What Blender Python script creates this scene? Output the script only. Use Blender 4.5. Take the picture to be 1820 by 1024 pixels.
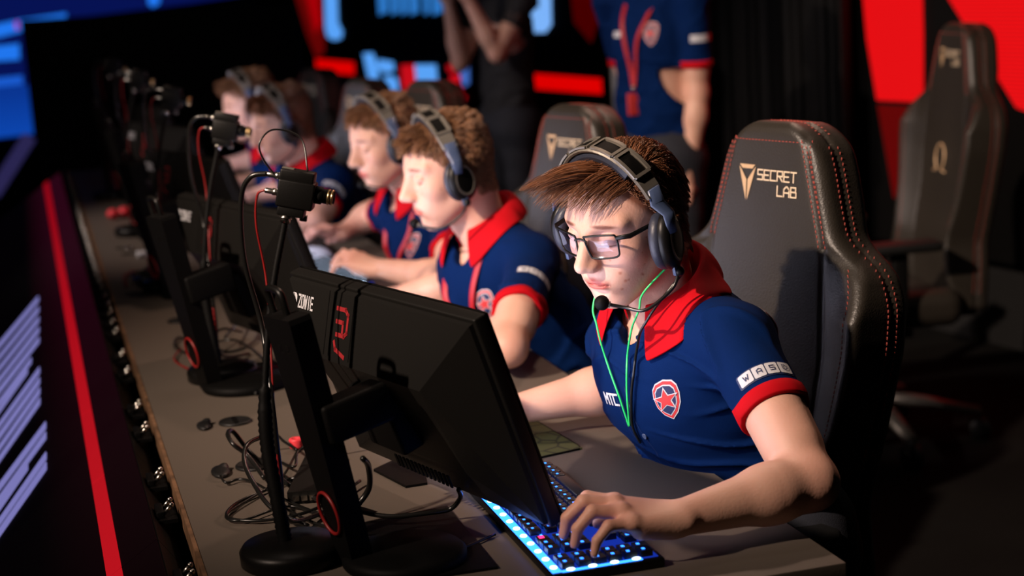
import bpy, bmesh, math, random
import numpy as np
from mathutils import Vector, Matrix
from mathutils.bvhtree import BVHTree
random.seed(7); rng = np.random.default_rng(7)
S = bpy.context.scene
for o in list(bpy.data.objects): bpy.data.objects.remove(o)

# ------------------------------------------------------------------ camera
# world: X runs across the desk towards the players, Y along the desk away from the camera, Z up
FPX = 3000.0
def nrm(v):
    v = np.array(v, float); return v / np.linalg.norm(v)
dY = nrm([-885, -512, FPX]); dn = np.array([992, 15866, FPX], float)
dn = nrm(dn - dn.dot(dY) * dY); dX = np.cross(dn, dY)
if dX[0] < 0: dX = -dX
RW = np.array([dX, dY, -dn]); CAMP = np.array([0, 0, 1.53])
cam = bpy.data.cameras.new('camera'); camo = bpy.data.objects.new('camera', cam)
S.collection.objects.link(camo)
right, up, fwd = RW @ np.array([1, 0, 0]), RW @ np.array([0, -1, 0]), RW @ np.array([0, 0, 1])
m = Matrix(((right[0], up[0], -fwd[0], 0), (right[1], up[1], -fwd[1], 0), (right[2], up[2], -fwd[2], 1.53), (0, 0, 0, 1)))
camo.matrix_world = m
cam.sensor_width = 36; cam.lens = FPX / 1820 * 36; cam.clip_start = .05; cam.clip_end = 100
cam.dof.use_dof = True; cam.dof.focus_distance = 2.48; cam.dof.aperture_fstop = 3.0; cam.dof.aperture_blades = 8
S.camera = camo
S.view_settings.view_transform = 'Standard'; S.view_settings.look = 'None'
S.view_settings.gamma = 1; S.view_settings.use_curve_mapping = False; S.view_settings.exposure = 0.0
W = bpy.data.worlds.new('world'); S.world = W; W.use_nodes = True
W.node_tree.nodes['Background'].inputs[0].default_value = (.5, .42, .4, 1)
W.node_tree.nodes['Background'].inputs[1].default_value = .0007

def lamp(name, kind, loc, target, power, color, size=.5, **k):
    l = bpy.data.lights.new(name, kind); l.energy = power; l.color = color
    if kind == 'AREA': l.shape = 'DISK'; l.size = size
    if kind == 'SPOT': l.shadow_soft_size = size; l.spot_size = k.get('cone', 1.0); l.spot_blend = k.get('blend', .5)
    o = bpy.data.objects.new(name, l); S.collection.objects.link(o); o.location = loc
    o.rotation_euler = (Vector(target) - Vector(loc)).to_track_quat('-Z', 'Y').to_euler()
    return o
# stage lamps: warm key from the audience side above the camera, rear one from the rig behind; side, top and red are added fill
lamp('key_lamp', 'SPOT', (-3.2, .95, 4.05), (1.75, 3.35, 1.35), 2300, (1, .77, .62), .07, cone=.66, blend=.85)
lamp('side_fill', 'SPOT', (-3.6, 5.2, 4.0), (1.2, 5.7, 1.1), 650, (1, .80, .72), .12, cone=.50, blend=.6)  # added fill, aimed to brighten the far players
lamp('rear_lamp', 'SPOT', (2.5, 4.9, 4.2), (.6, 3.0, .85), 150, (1, .66, .50), .12, cone=.8, blend=.5)
lamp('top_fill', 'AREA', (.4, 3.5, 5.0), (.6, 3.5, .7), 8, (1, .80, .68), .5)  # added weak overhead fill
lamp('red_fill', 'AREA', (2.9, 5.4, 2.4), (1.0, 3.6, 1.1), 5, (1, .05, .04), 1.0)  # added red fill from an unseen source

# ------------------------------------------------------------------ helpers
def tag(o, label=None, cat=None, group=None, kind=None):
    if label: o['label'] = label
    if cat: o['category'] = cat
    if group: o['group'] = group
    if kind: o['kind'] = kind
    return o
def empty(name, loc, label, cat, group=None, rz=0):
    o = bpy.data.objects.new(name, None); S.collection.objects.link(o); o.location = loc
    o.rotation_euler = (0, 0, rz); o.empty_display_size = .05
    return tag(o, label, cat, group)
bpy_world = {}
def link(name, me, mat, parent=None):
    o = bpy.data.objects.new(name, me); S.collection.objects.link(o)
    if mat is not None:
        for mm in (mat if isinstance(mat, (list, tuple)) else [mat]): me.materials.append(mm)
    if parent is not None:
        o.parent = parent
    return o
def put(name, me, mat, parent=None, world=True):
    """link a mesh whose vertices are in world space under a parent that sits elsewhere"""
    o = link(name, me, mat, parent)
    if parent is not None and world:
        q = parent; M = Matrix.Identity(4)
        while q is not None:
            M = Matrix.LocRotScale(q.location, q.rotation_euler, q.scale) @ M; q = q.parent
        me.transform(M.inverted())
    elif parent is None and world:
        c = sum((v.co for v in me.vertices), Vector()) / max(1, len(me.vertices))
        zmin = min(v.co.z for v in me.vertices); c.z = zmin
        me.transform(Matrix.Translation(-c)); o.location = c
    return o
def smooth(me, on=True):
    me.polygons.foreach_set('use_smooth', [on] * len(me.polygons)); return me
def mesh_np(name, v, f, sm=True, mi=None):
    me = bpy.data.meshes.new(name); f = np.asarray(f)
    v = np.asarray(v, np.float32)
    me.vertices.add(len(v)); me.vertices.foreach_set('co', v.ravel())
    n = f.shape[1]; me.loops.add(len(f) * n); me.loops.foreach_set('vertex_index', f.ravel().astype(np.int32))
    me.polygons.add(len(f)); me.polygons.foreach_set('loop_start', np.arange(0, len(f) * n, n, dtype=np.int32))
    me.update(calc_edges=True); me.validate()
    if sm: smooth(me)
    return me
class MB:
    """collects boxes, tubes, lathes, prisms into one mesh (optionally several materials)"""
    def __init__(s): s.v = []; s.f = []; s.mi = []; s.sm = []
    def _add(s, vs, fs, M=None, mi=0, sm=False):
        b = len(s.v)
        for p in vs:
            p = Vector(p)
            if M is not None: p = M @ p
            s.v.append(p)
        for f in fs: s.f.append([b + i for i in f]); s.mi.append(mi); s.sm.append(sm)
        return s
    def box(s, c, d, M=None, mi=0, bev=0):
        x, y, z = d[0] / 2, d[1] / 2, d[2] / 2
        if bev <= 0:
            vs = [(c[0] + a * x, c[1] + b * y, c[2] + e * z) for a in (-1, 1) for b in (-1, 1) for e in (-1, 1)]
            return s._add(vs, [(0, 1, 3, 2), (4, 6, 7, 5), (0, 4, 5, 1), (2, 3, 7, 6), (0, 2, 6, 4), (1, 5, 7, 3)], M, mi)
        bm = bmesh.new(); bmesh.ops.create_cube(bm, size=1)
        for q in bm.verts: q.co = Vector((c[0] + q.co.x * d[0], c[1] + q.co.y * d[1], c[2] + q.co.z * d[2]))
        bmesh.ops.bevel(bm, geom=bm.edges[:], offset=bev, segments=3, affect='EDGES', profile=.5)
        return s.bm(bm, M, mi, True)
    def bm(s, bm, M=None, mi=0, sm=False):
        bm.verts.ensure_lookup_table(); bm.verts.index_update()
        s._add([q.co.copy() for q in bm.verts], [[q.index for q in f.verts] for f in bm.faces], M, mi, sm); bm.free(); return s
    def tube(s, pts, r, seg=8, M=None, mi=0, caps=True, closed=False, flat=None):
        P = [Vector(p) for p in pts]; n = len(P); R = r if hasattr(r, '__len__') else [r] * n
        vs = []; fs = []; ref = None
        for i in range(n):
            if closed: t = P[(i + 1) % n] - P[i - 1]
            else: t = P[min(i + 1, n - 1)] - P[max(i - 1, 0)]
            t.normalize()
            if ref is None:
                ref = t.orthogonal().normalized() if flat is None else (Vector(flat) - Vector(flat).dot(t) * t).normalized()
            ref = (ref - ref.dot(t) * t).normalized(); b = t.cross(ref)
            for k in range(seg):
                a = 2 * math.pi * k / seg; rr = R[i]
                if isinstance(rr, tuple): vs.append(P[i] + ref * math.cos(a) * rr[0] + b * math.sin(a) * rr[1])
                else: vs.append(P[i] + (ref * math.cos(a) + b * math.sin(a)) * rr)
        for i in range(n if closed else n - 1):
            j = (i + 1) % n
            for k in range(seg): fs.append((i * seg + k, i * seg + (k + 1) % seg, j * seg + (k + 1) % seg, j * seg + k))
        if caps and not closed: fs.append(tuple(range(seg))[::-1]); fs.append(tuple((n - 1) * seg + k for k in range(seg)))
        return s._add(vs, fs, M, mi, True)
    def lathe(s, prof, c=(0, 0, 0), seg=32, M=None, mi=0, sm=True):
        vs = []; fs = []
        for r, z in prof:
            for k in range(seg):
                a = 2 * math.pi * k / seg; vs.append((c[0] + r * math.cos(a), c[1] + r * math.sin(a), c[2] + z))
        n = len(prof)
        for i in range(n - 1):
            for k in range(seg): fs.append((i * seg + k, i * seg + (k + 1) % seg, (i + 1) * seg + (k + 1) % seg, (i + 1) * seg + k))
        fs.append(tuple(range(seg))[::-1]); fs.append(tuple((n - 1) * seg + k for k in range(seg)))
        return s._add(vs, fs, M, mi, sm)
    def prism(s, poly, th, M=None, mi=0):
        """poly in local xy, extruded from z=0 to th"""
        n = len(poly); vs = [(p[0], p[1], 0) for p in poly] + [(p[0], p[1], th) for p in poly]
        fs = [tuple(range(n))[::-1], tuple(range(n, 2 * n))] + [(i, (i + 1) % n, n + (i + 1) % n, n + i) for i in range(n)]
        return s._add(vs, fs, M, mi)
    def ball(s, c, r, M=None, mi=0, seg=16):
        bm = bmesh.new(); bmesh.ops.create_uvsphere(bm, u_segments=seg, v_segments=max(6, seg // 2), radius=1)
        rr = r if hasattr(r, '__len__') else (r, r, r)
        for q in bm.verts: q.co = Vector((c[0] + q.co.x * rr[0], c[1] + q.co.y * rr[1], c[2] + q.co.z * rr[2]))
        return s.bm(bm, M, mi, True)
    def mesh(s, name='m'):
        me = bpy.data.meshes.new(name); me.from_pydata([tuple(v) for v in s.v], [], s.f)
        me.polygons.foreach_set('material_index', s.mi); me.polygons.foreach_set('use_smooth', s.sm)
        me.update(); return me
    def build(s, name, mat, parent=None, world=True):
        return put(name, s.mesh(name), mat, parent, world)
def spline(pts, n=8, closed=False):
    """Catmull-Rom through pts"""
    P = [Vector(p) for p in pts]; out = []; m_ = len(P)
    rngs = range(m_ if closed else m_ - 1)
    for i in rngs:
        if closed: a, b, c, d = P[i - 1], P[i], P[(i + 1) % m_], P[(i + 2) % m_]
        else: a, b, c, d = P[max(i - 1, 0)], P[i], P[i + 1], P[min(i + 2, m_ - 1)]
        for k in range(n):
            t = k / n
            out.append(.5 * ((2 * b) + (c - a) * t + (2 * a - 5 * b + 4 * c - d) * t * t + (3 * b - a - 3 * c + d) * t ** 3))
    if not closed: out.append(P[-1])
    return out
def copy_tree(o, parent=None):
    c = o.copy(); S.collection.objects.link(c); c.parent = parent
    for ch in list(o.children): copy_tree(ch, c)
    return c
def frame(c, x, y, z):
    return Matrix(((x[0], y[0], z[0], c[0]), (x[1], y[1], z[1], c[1]), (x[2], y[2], z[2], c[2]), (0, 0, 0, 1)))
def at(px, py, d):
    """world point seen at a pixel of the 1820x1024 frame, d metres in front of the camera"""
    v = nrm([px - 910, py - 512, FPX]); return Vector(CAMP + (RW @ v) * d / v[2])
def atz(px, py, z):
    r = RW @ nrm([px - 910, py - 512, FPX]); return Vector(CAMP + r * (z - CAMP[2]) / r[2])

# ------------------------------------------------------------------ materials
def mat(name, col, rough=.5, metal=0, bump=None, var=None, attr=None, emit=None, es=0, spec=.5, sss=0, sheen=0, trans=0, alpha=1, coat=0):
    m = bpy.data.materials.new(name); m.use_nodes = True; nt = m.node_tree; N = nt.nodes; L = nt.links
    b = N['Principled BSDF']; b.inputs['Base Color'].default_value = (*col, 1); b.inputs['Roughness'].default_value = rough
    b.inputs['Metallic'].default_value = metal; b.inputs['Specular IOR Level'].default_value = spec
    b.inputs['Transmission Weight'].default_value = trans; b.inputs['Alpha'].default_value = alpha
    b.inputs['Coat Weight'].default_value = coat
    if sss:
        b.inputs['Subsurface Weight'].default_value = sss; b.inputs['Subsurface Radius'].default_value = (1, .35, .2); b.inputs['Subsurface Scale'].default_value = .006
    if sheen: b.inputs['Sheen Weight'].default_value = sheen
    if emit: b.inputs['Emission Color'].default_value = (*emit, 1); b.inputs['Emission Strength'].default_value = es
    tc = N.new('ShaderNodeTexCoord'); src = None
    if var:   # (scale, amount): mottled base colour
        nz = N.new('ShaderNodeTexNoise'); nz.inputs['Scale'].default_value = var[0]; nz.inputs['Detail'].default_value = 4
        L.new(tc.outputs['Object'], nz.inputs['Vector'])
        mr = N.new('ShaderNodeMapRange'); mr.inputs[1].default_value = .3; mr.inputs[2].default_value = .7
        mr.inputs[3].default_value = 1 - var[1]; mr.inputs[4].default_value = 1 + var[1]; L.new(nz.outputs[0], mr.inputs[0])
        mx = N.new('ShaderNodeMix'); mx.data_type = 'RGBA'; mx.blend_type = 'MULTIPLY'; mx.inputs[0].default_value = 1
        mx.inputs[6].default_value = (*col, 1); L.new(mr.outputs[0], mx.inputs[7]); src = mx
        L.new(mx.outputs[2], b.inputs['Base Color'])
    if attr:
        at_ = N.new('ShaderNodeAttribute'); at_.attribute_name = attr
        mx2 = N.new('ShaderNodeMix'); mx2.data_type = 'RGBA'; mx2.blend_type = 'MULTIPLY'; mx2.inputs[0].default_value = 1
        if src: L.new(src.outputs[2], mx2.inputs[6])
        else: mx2.inputs[6].default_value = (*col, 1)
        L.new(at_.outputs[0], mx2.inputs[7]); L.new(mx2.outputs[2], b.inputs['Base Color'])
    if bump:  # (scale, distance, kind)
        if bump[2] == 'noise':
            t = N.new('ShaderNodeTexNoise'); t.inputs['Scale'].default_value = bump[0]; t.inputs['Detail'].default_value = 6; out = t.outputs[0]
        elif bump[2] == 'weave':
            t = N.new('ShaderNodeTexWave'); t.inputs['Scale'].default_value = bump[0]; t.inputs['Distortion'].default_value = 1.0; out = t.outputs[1]
        else:
            t = N.new('ShaderNodeTexVoronoi'); t.inputs['Scale'].default_value = bump[0]; out = t.outputs[0]
        L.new(tc.outputs['Object'], t.inputs['Vector'])
        bp = N.new('ShaderNodeBump'); bp.inputs['Distance'].default_value = bump[1]; bp.inputs['Strength'].default_value = .6
        L.new(out, bp.inputs['Height']); L.new(bp.outputs[0], b.inputs['Normal'])
    return m
M = {}
M['skin'] = mat('skin', (.64, .36, .265), .50, attr='Col', sss=.12, bump=(260, .0006, 'noise'), spec=.4)
M['hair'] = mat('hair', (.17, .065, .028), .36, attr='Col', spec=.5)
M['hair_light'] = mat('hair_light', (.24, .115, .055), .42, attr='Col', spec=.5)
M['navy'] = mat('navy_fabric', (.0008, .0115, .064), .85, bump=(900, .0006, 'noise'), var=(6, .12), spec=.06)
M['red_cloth'] = mat('red_fabric', (.44, .003, .008), .8, bump=(900, .0005, 'noise'), var=(8, .1), spec=.08)
M['red_ribbon'] = mat('red_ribbon', (.40, .008, .012), .5)
M['black_cloth'] = mat('black_fabric', (.012, .012, .014), .85, bump=(500, .0008, 'noise'))
M['white_print'] = mat('white_print', (.55, .55, .58), .6)
M['red_print'] = mat('red_print', (.55, .03, .03), .6)
M['navy_print'] = mat('navy_print', (.01, .02, .08), .6)
M['blackp'] = mat('black_plastic', (.0035, .0033, .003), .40, bump=(700, .0002, 'noise'), spec=.28)
M['blackm'] = mat('matte_black', (.0022, .0021, .002), .6, bump=(400, .0003, 'noise'), spec=.12)
M['monp'] = mat('monitor_plastic', (.0048, .0044, .0037), .5, bump=(600, .0003, 'noise'), spec=.3)
M['rubber'] = mat('rubber', (.006, .006, .006), .5)
M['cable'] = mat('cable_sheath', (.008, .0078, .0072), .28)
M['steel'] = mat('steel', (.6, .57, .52), .25, 1)
M['brass'] = mat('brass', (.65, .45, .22), .3, 1)
M['gun'] = mat('gunmetal', (.22, .20, .17), .40, .5)
M['blueband'] = mat('blue_grey_plastic', (.05, .075, .15), .35)
M['cush'] = mat('cushion_leatherette', (.02, .024, .04), .45, bump=(120, .001, 'noise'))
M['leather'] = mat('chair_leather', (.019, .0155, .0115), .45, bump=(350, .0005, 'voronoi'), var=(5, .15))
M['stitch'] = mat('red_thread', (.42, .07, .05), .7)
M['gold'] = mat('gold_thread', (.62, .42, .24), .45, .3)
M['goldp'] = mat('pale_gold_thread', (.75, .60, .42), .5, .1)
M['desk'] = mat('desk_laminate', (.112, .091, .073), .55, bump=(300, .0003, 'noise'), var=(1.3, .06), spec=.35)
M['edge'] = mat('worn_wood_edge', (.17, .09, .045), .6, var=(30, .5))
M['floor'] = mat('stage_floor', (.005, .005, .0045), .9, spec=.08, var=(2, .3), bump=(60, .001, 'noise'))
M['drape'] = mat('black_drape', (.0012, .0012, .0012), .95, bump=(9, .02, 'weave'))
M['tglass'] = mat('front_glass', (.95, .96, 1), .02, trans=1, spec=.5); 
def lens_mat():   # thin coated spectacle glass: see-through with a faint mirror
    m = bpy.data.materials.new('lens_glass'); m.use_nodes = True; N = m.node_tree.nodes; L = m.node_tree.links; N.remove(N['Principled BSDF'])
    t = N.new('ShaderNodeBsdfTransparent'); t.inputs[0].default_value = (.93, .94, 1, 1); g = N.new('ShaderNodeBsdfGlossy'); g.inputs['Roughness'].default_value = .03
    x = N.new('ShaderNodeMixShader'); x.inputs[0].default_value = .07; L.new(t.outputs[0], x.inputs[1]); L.new(g.outputs[0], x.inputs[2])
    L.new(x.outputs[0], N['Material Output'].inputs[0]); return m
M['glass'] = lens_mat()
M['green'] = mat('green_cable', (.03, .65, .15), .35)
M['redcable'] = mat('red_cable', (.22, .006, .006), .45)
M['pinkred'] = mat('red_rubber', (.85, .05, .07), .5)
M['keycap'] = mat('keycap', (.012, .012, .014), .4)
M['white'] = mat('white_plastic', (.7, .72, .75), .4)
M['jeans'] = mat('dark_trousers', (.012, .014, .022), .85, bump=(500, .0008, 'noise'))
M['shoe'] = mat('shoe_leather', (.02, .02, .02), .5)
M['sole'] = mat('shoe_sole', (.4, .4, .4), .6)
def glow(name, col, st): return mat(name, (0, 0, 0), .8, spec=.05, emit=col, es=st)
# ------------------------------------------------------------------ signed-distance sculpting
class Field:
    def __init__(s, lo, hi, vox):
        s.lo = np.array(lo, np.float32); s.vox = vox
        s.n = np.ceil((np.array(hi) - np.array(lo)) / vox).astype(int) + 1
        s.ax = [(s.lo[i] + np.arange(s.n[i], dtype=np.float32) * vox).astype(np.float32) for i in range(3)]
        s.d = np.full(s.n, .06, np.float32)
    def _win(s, lo, hi, pad):
        a = np.clip(np.floor((np.array(lo) - pad - s.lo) / s.vox).astype(int), 0, s.n)
        b = np.clip(np.ceil((np.array(hi) + pad - s.lo) / s.vox).astype(int) + 1, 0, s.n)
        sl = tuple(slice(a[i], b[i]) for i in range(3))
        P = (s.ax[0][sl[0]][:, None, None], s.ax[1][sl[1]][None, :, None], s.ax[2][sl[2]][None, None, :])
        return sl, P
    def add(s, pr, k=.01, off=0):
        fn, lo, hi = pr; sl, P = s._win(lo, hi, max(.02, 2 * k) + off)
        if min(s.d[sl].shape) == 0: return s
        b = fn(*P).astype(np.float32) - off; a = s.d[sl]
        h = np.maximum(k - np.abs(a - b), 0) / k
        s.d[sl] = np.minimum(a, b) - h * h * k * .25; return s
    def sub(s, pr, k=.004, off=0):
        fn, lo, hi = pr; sl, P = s._win(lo, hi, max(.01, 2 * k) + off)
        if min(s.d[sl].shape) == 0: return s
        b = -(fn(*P).astype(np.float32) - off); a = s.d[sl]
        h = np.maximum(k - np.abs(a - b), 0) / k
        s.d[sl] = np.maximum(a, b) + h * h * k * .25; return s
    def cut(s, c, n):
        """keep the side the normal points away from"""
        X, Y, Z = s.ax[0][:, None, None], s.ax[1][None, :, None], s.ax[2][None, None, :]
        s.d = np.maximum(s.d, (X - c[0]) * n[0] + (Y - c[1]) * n[1] + (Z - c[2]) * n[2]); return s
    def warp(s, fn):
        X, Y, Z = s.ax[0][:, None, None], s.ax[1][None, :, None], s.ax[2][None, None, :]
        s.d = s.d + fn(X, Y, Z).astype(np.float32); return s
    def mesh(s, Mx=None):
        d = s.d; d[0] = d[-1] = .06; d[:, 0] = d[:, -1] = .06; d[:, :, 0] = d[:, :, -1] = .06
        sg = d < 0
        c = np.zeros(tuple(x - 1 for x in s.n), np.uint8)
        for i in (0, 1):
            for j in (0, 1):
                for k in (0, 1): c += sg[i:i + s.n[0] - 1, j:j + s.n[1] - 1, k:k + s.n[2] - 1]
        I = np.argwhere((c > 0) & (c < 8)); idx = np.full(c.shape, -1, np.int32); idx[tuple(I.T)] = np.arange(len(I))
        acc = np.zeros((len(I), 3), np.float64); cnt = np.zeros(len(I))
        cor = {}
        for i in (0, 1):
            for j in (0, 1):
                for k in (0, 1): cor[i, j, k] = d[I[:, 0] + i, I[:, 1] + j, I[:, 2] + k].astype(np.float64)
        for a in cor:
            for ax in range(3):
                if a[ax] == 0:
                    b = list(a); b[ax] = 1; b = tuple(b); da, db = cor[a], cor[b]
                    m_ = (da < 0) != (db < 0); t = np.where(m_, da / np.where(m_, da - db, 1), 0)
                    p = np.tile(np.array(a, float), (len(I), 1)); p[:, ax] += t
                    acc += p * m_[:, None]; cnt += m_
        V = (I + acc / cnt[:, None]) * s.vox + s.lo
        F = []
        for ax in range(3):
            u, w = (ax + 1) % 3, (ax + 2) % 3
            sl0 = [slice(None)] * 3; sl1 = [slice(None)] * 3; sl0[ax] = slice(0, -1); sl1[ax] = slice(1, None)
            A, B = sg[tuple(sl0)], sg[tuple(sl1)]
            E_ = np.argwhere(A != B); ins = A[tuple(E_.T)]
            def cid(du, dw):
                q = E_.copy(); q[:, u] += du; q[:, w] += dw; return idx[q[:, 0], q[:, 1], q[:, 2]]
            q = np.stack([cid(-1, -1), cid(0, -1), cid(0, 0), cid(-1, 0)], 1)
            q[~ins] = q[~ins][:, ::-1]; F.append(q)
        F = np.concatenate(F); F = F[(F >= 0).all(1)]
        L = V.copy()
        if Mx is not None:
            A = np.array(Mx); V = V @ A[:3, :3].T + A[:3, 3]
        return V, F, L
def cone(a, b, ra, rb, fl=None):
    """tapered capsule; fl=(axis, s): squashed to s of its radius along the axis"""
    a = np.array(a, np.float32); b = np.array(b, np.float32); ba = b - a; L2 = max(float(ba @ ba), 1e-9)
    r = max(ra, rb); lo = np.minimum(a, b) - r; hi = np.maximum(a, b) + r
    def f(X, Y, Z):
        px, py, pz = X - a[0], Y - a[1], Z - a[2]
        h = np.clip((px * ba[0] + py * ba[1] + pz * ba[2]) / L2, 0, 1)
        qx, qy, qz = px - h * ba[0], py - h * ba[1], pz - h * ba[2]
        rr = ra + (rb - ra) * h
        if fl is not None:
            n, s_ = fl; t = (qx * n[0] + qy * n[1] + qz * n[2]) * (1 / s_ - 1)
            qx, qy, qz = qx + n[0] * t, qy + n[1] * t, qz + n[2] * t
            return (np.sqrt(qx * qx + qy * qy + qz * qz) - rr) * (s_ * .5 + .5)
        return np.sqrt(qx * qx + qy * qy + qz * qz) - rr
    return f, lo, hi
def ell(c, r, A=None):
    c = np.array(c, np.float32); r = np.array(r, np.float32); R_ = max(r)
    A = np.eye(3) if A is None else np.array(A)   # rows = local axes in world
    def f(X, Y, Z):
        p = [X - c[0], Y - c[1], Z - c[2]]
        q = [p[0] * A[i, 0] + p[1] * A[i, 1] + p[2] * A[i, 2] for i in range(3)]
        k0 = np.sqrt(sum((q[i] / r[i]) ** 2 for i in range(3))); k1 = np.sqrt(sum((q[i] / r[i] ** 2) ** 2 for i in range(3)))
        return k0 * (k0 - 1) / np.maximum(k1, 1e-6)
    return f, c - R_, c + R_
def sbox(c, h, r=0, A=None):
    c = np.array(c, np.float32); A = np.eye(3) if A is None else np.array(A); R_ = float(np.linalg.norm(h))
    def f(X, Y, Z):
        p = [X - c[0], Y - c[1], Z - c[2]]
        q = [np.abs(p[0] * A[i, 0] + p[1] * A[i, 1] + p[2] * A[i, 2]) - (h[i] - r) for i in range(3)]
        o = np.sqrt(sum(np.maximum(t, 0) ** 2 for t in q)); i_ = np.minimum(np.maximum(np.maximum(q[0], q[1]), q[2]), 0)
        return o + i_ - r
    return f, c - R_, c + R_
def wavy(seed, n=7, f0=20, f1=70):
    r = np.random.default_rng(seed); ks = r.normal(size=(n, 3)); ks /= np.linalg.norm(ks, axis=1)[:, None]
    fr = r.uniform(f0, f1, n); ph = r.uniform(0, 6.28, n)
    def f(X, Y, Z): return sum(np.sin((X * k[0] + Y * k[1] + Z * k[2]) * q + p) for k, q, p in zip(ks, fr, ph)) / n
    return f
def color_attr(me, cols):
    a = me.color_attributes.new('Col', 'FLOAT_COLOR', 'POINT')
    c = np.ones((len(cols), 4), np.float32); c[:, :3] = cols; a.data.foreach_set('color', c.ravel())
def bvh_of(me):
    vs = [v.co.copy() for v in me.vertices]; return BVHTree.FromPolygons(vs, [tuple(p.vertices) for p in me.polygons])
def bvh_np(V, F): return BVHTree.FromPolygons([tuple(v) for v in V], [tuple(int(i) for i in f) for f in F])

# ------------------------------------------------------------------ flat graphics laid on a surface
def decal(shapes, c, u, v, n, bvh, off=.0012, fine=.008, reach=.12):
    """shapes: (polygon in metres, material index, layer); projected along -n on the bvh"""
    c, u, v, n = Vector(c), Vector(u).normalized(), Vector(v).normalized(), Vector(n).normalized()
    V = []; F = []; MI = []
    for poly, mi, lay in shapes:
        bm = bmesh.new(); vs = [bm.verts.new((p[0], p[1], 0)) for p in poly]; bm.faces.new(vs)
        bmesh.ops.triangulate(bm, faces=bm.faces[:])
        for _ in range(6):
            e = [q for q in bm.edges if q.calc_length() > fine]
            if not e: break
            bmesh.ops.subdivide_edges(bm, edges=e, cuts=1); bmesh.ops.triangulate(bm, faces=bm.faces[:])
        bm.verts.index_update(); b = len(V)
        for q in bm.verts:
            p = c + u * q.co.x + v * q.co.y
            if bvh is not None:
                h = bvh.ray_cast(p + n * reach, -n, reach * 2)
                if h[0] is not None:
                    hn = h[1] if h[1].dot(n) > 0 else -h[1]; p = h[0] + n * off * lay
                else: p = p - n * .01
            else: p = p + n * off * lay
            V.append(p)
        for f in bm.faces:
            ix = [b + q.index for q in f.verts]; nn = (V[ix[1]] - V[ix[0]]).cross(V[ix[2]] - V[ix[0]])
            F.append(ix if nn.dot(n) >= 0 else ix[::-1]); MI.append(mi)
        bm.free()
    me = bpy.data.meshes.new('decal'); me.from_pydata([tuple(p) for p in V], [], F)
    me.polygons.foreach_set('material_index', MI); me.update(); return me
GL = {  # stroke letters on a 1 x 1.5 grid
 'A': [[(0, 0), (0, 1.1), (.4, 1.5), (.6, 1.5), (1, 1.1), (1, 0)], [(0, .6), (1, .6)]],
 'W': [[(0, 1.5), (.25, 0), (.5, 1), (.75, 0), (1, 1.5)]], 'S': [[(1, 1.5), (0, 1.5), (0, .75), (1, .75), (1, 0), (0, 0)]],
 'D': [[(0, 0), (0, 1.5), (.6, 1.5), (1, 1.1), (1, .4), (.6, 0), (0, 0)]], 'E': [[(1, 1.5), (0, 1.5), (0, 0), (1, 0)], [(0, .75), (.85, .75)]],
 'C': [[(1, 1.5), (0, 1.5), (0, 0), (1, 0)]], 'R': [[(0, 0), (0, 1.5), (1, 1.5), (1, .75), (0, .75)], [(.4, .75), (1, 0)]],
 'T': [[(0, 1.5), (1, 1.5)], [(.5, 1.5), (.5, 0)]], 'L': [[(0, 1.5), (0, 0), (1, 0)]], 'B': [[(0, 0), (0, 1.5), (.9, 1.5), (.9, .8), (0, .8)], [(.9, .8), (1, .7), (1, 0), (0, 0)]],
 'M': [[(0, 0), (0, 1.5), (.5, .7), (1, 1.5), (1, 0)]], 'Z': [[(0, 1.5), (1, 1.5), (0, 0), (1, 0)]], 'O': [[(0, 0), (0, 1.5), (1, 1.5), (1, 0), (0, 0)]],
 'I': [[(.5, 0), (.5, 1.5)]], 'X': [[(0, 0), (1, 1.5)], [(0, 1.5), (1, 0)]], '2': [[(0, 1.5), (1, 1.5), (1, .75), (0, .75), (0, 0), (1, 0)]], '0': [[(0, 0), (0, 1.5), (1, 1.5), (1, 0), (0, 0)]],
 '5': [[(1, 1.5), (0, 1.5), (0, .8), (1, .8), (1, 0), (0, 0)]], '4': [[(.8, 0), (.8, 1.5), (0, .5), (1, .5)]], '-': [[(.1, .75), (.9, .75)]], 'V': [[(0, 1.5), (.5, 0), (1, 1.5)]], '/': [[(0, 0), (1, 1.5)]],
}
def letters(txt, w, h, th, gap=.3, x0=0, y0=0, mi=0, lay=1):
    out = []; x = x0
    for ch in txt:
        if ch != ' ':
            for pl in GL[ch]:
                for (ax, ay), (bx, by) in zip(pl, pl[1:]):
                    a = Vector((x + ax * w, y0 + ay / 1.5 * h)); b = Vector((x + bx * w, y0 + by / 1.5 * h))
                    d = (b - a).normalized(); q = Vector((-d.y, d.x)) * th / 2; a = a - d * th / 2; b = b + d * th / 2
                    out.append(([tuple(a - q), tuple(b - q), tuple(b + q), tuple(a + q)], mi, lay))
        x += w * (1 + gap)
    return out
def rr(x0, y0, x1, y1, r, n=4):
    o = []
    for cx, cy, s in ((x1 - r, y0 + r, -90), (x1 - r, y1 - r, 0), (x0 + r, y1 - r, 90), (x0 + r, y0 + r, 180)):
        for k in range(n + 1):
            a = math.radians(s + 90 * k / n); o.append((cx + r * math.cos(a), cy + r * math.sin(a)))
    return o
def star(R_, r_, c=(0, 0), n=5):
    return [(c[0] + (R_ if i % 2 == 0 else r_) * math.cos(math.pi / 2 + i * math.pi / n), c[1] + (R_ if i % 2 == 0 else r_) * math.sin(math.pi / 2 + i * math.pi / n)) for i in range(2 * n)]
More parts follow.
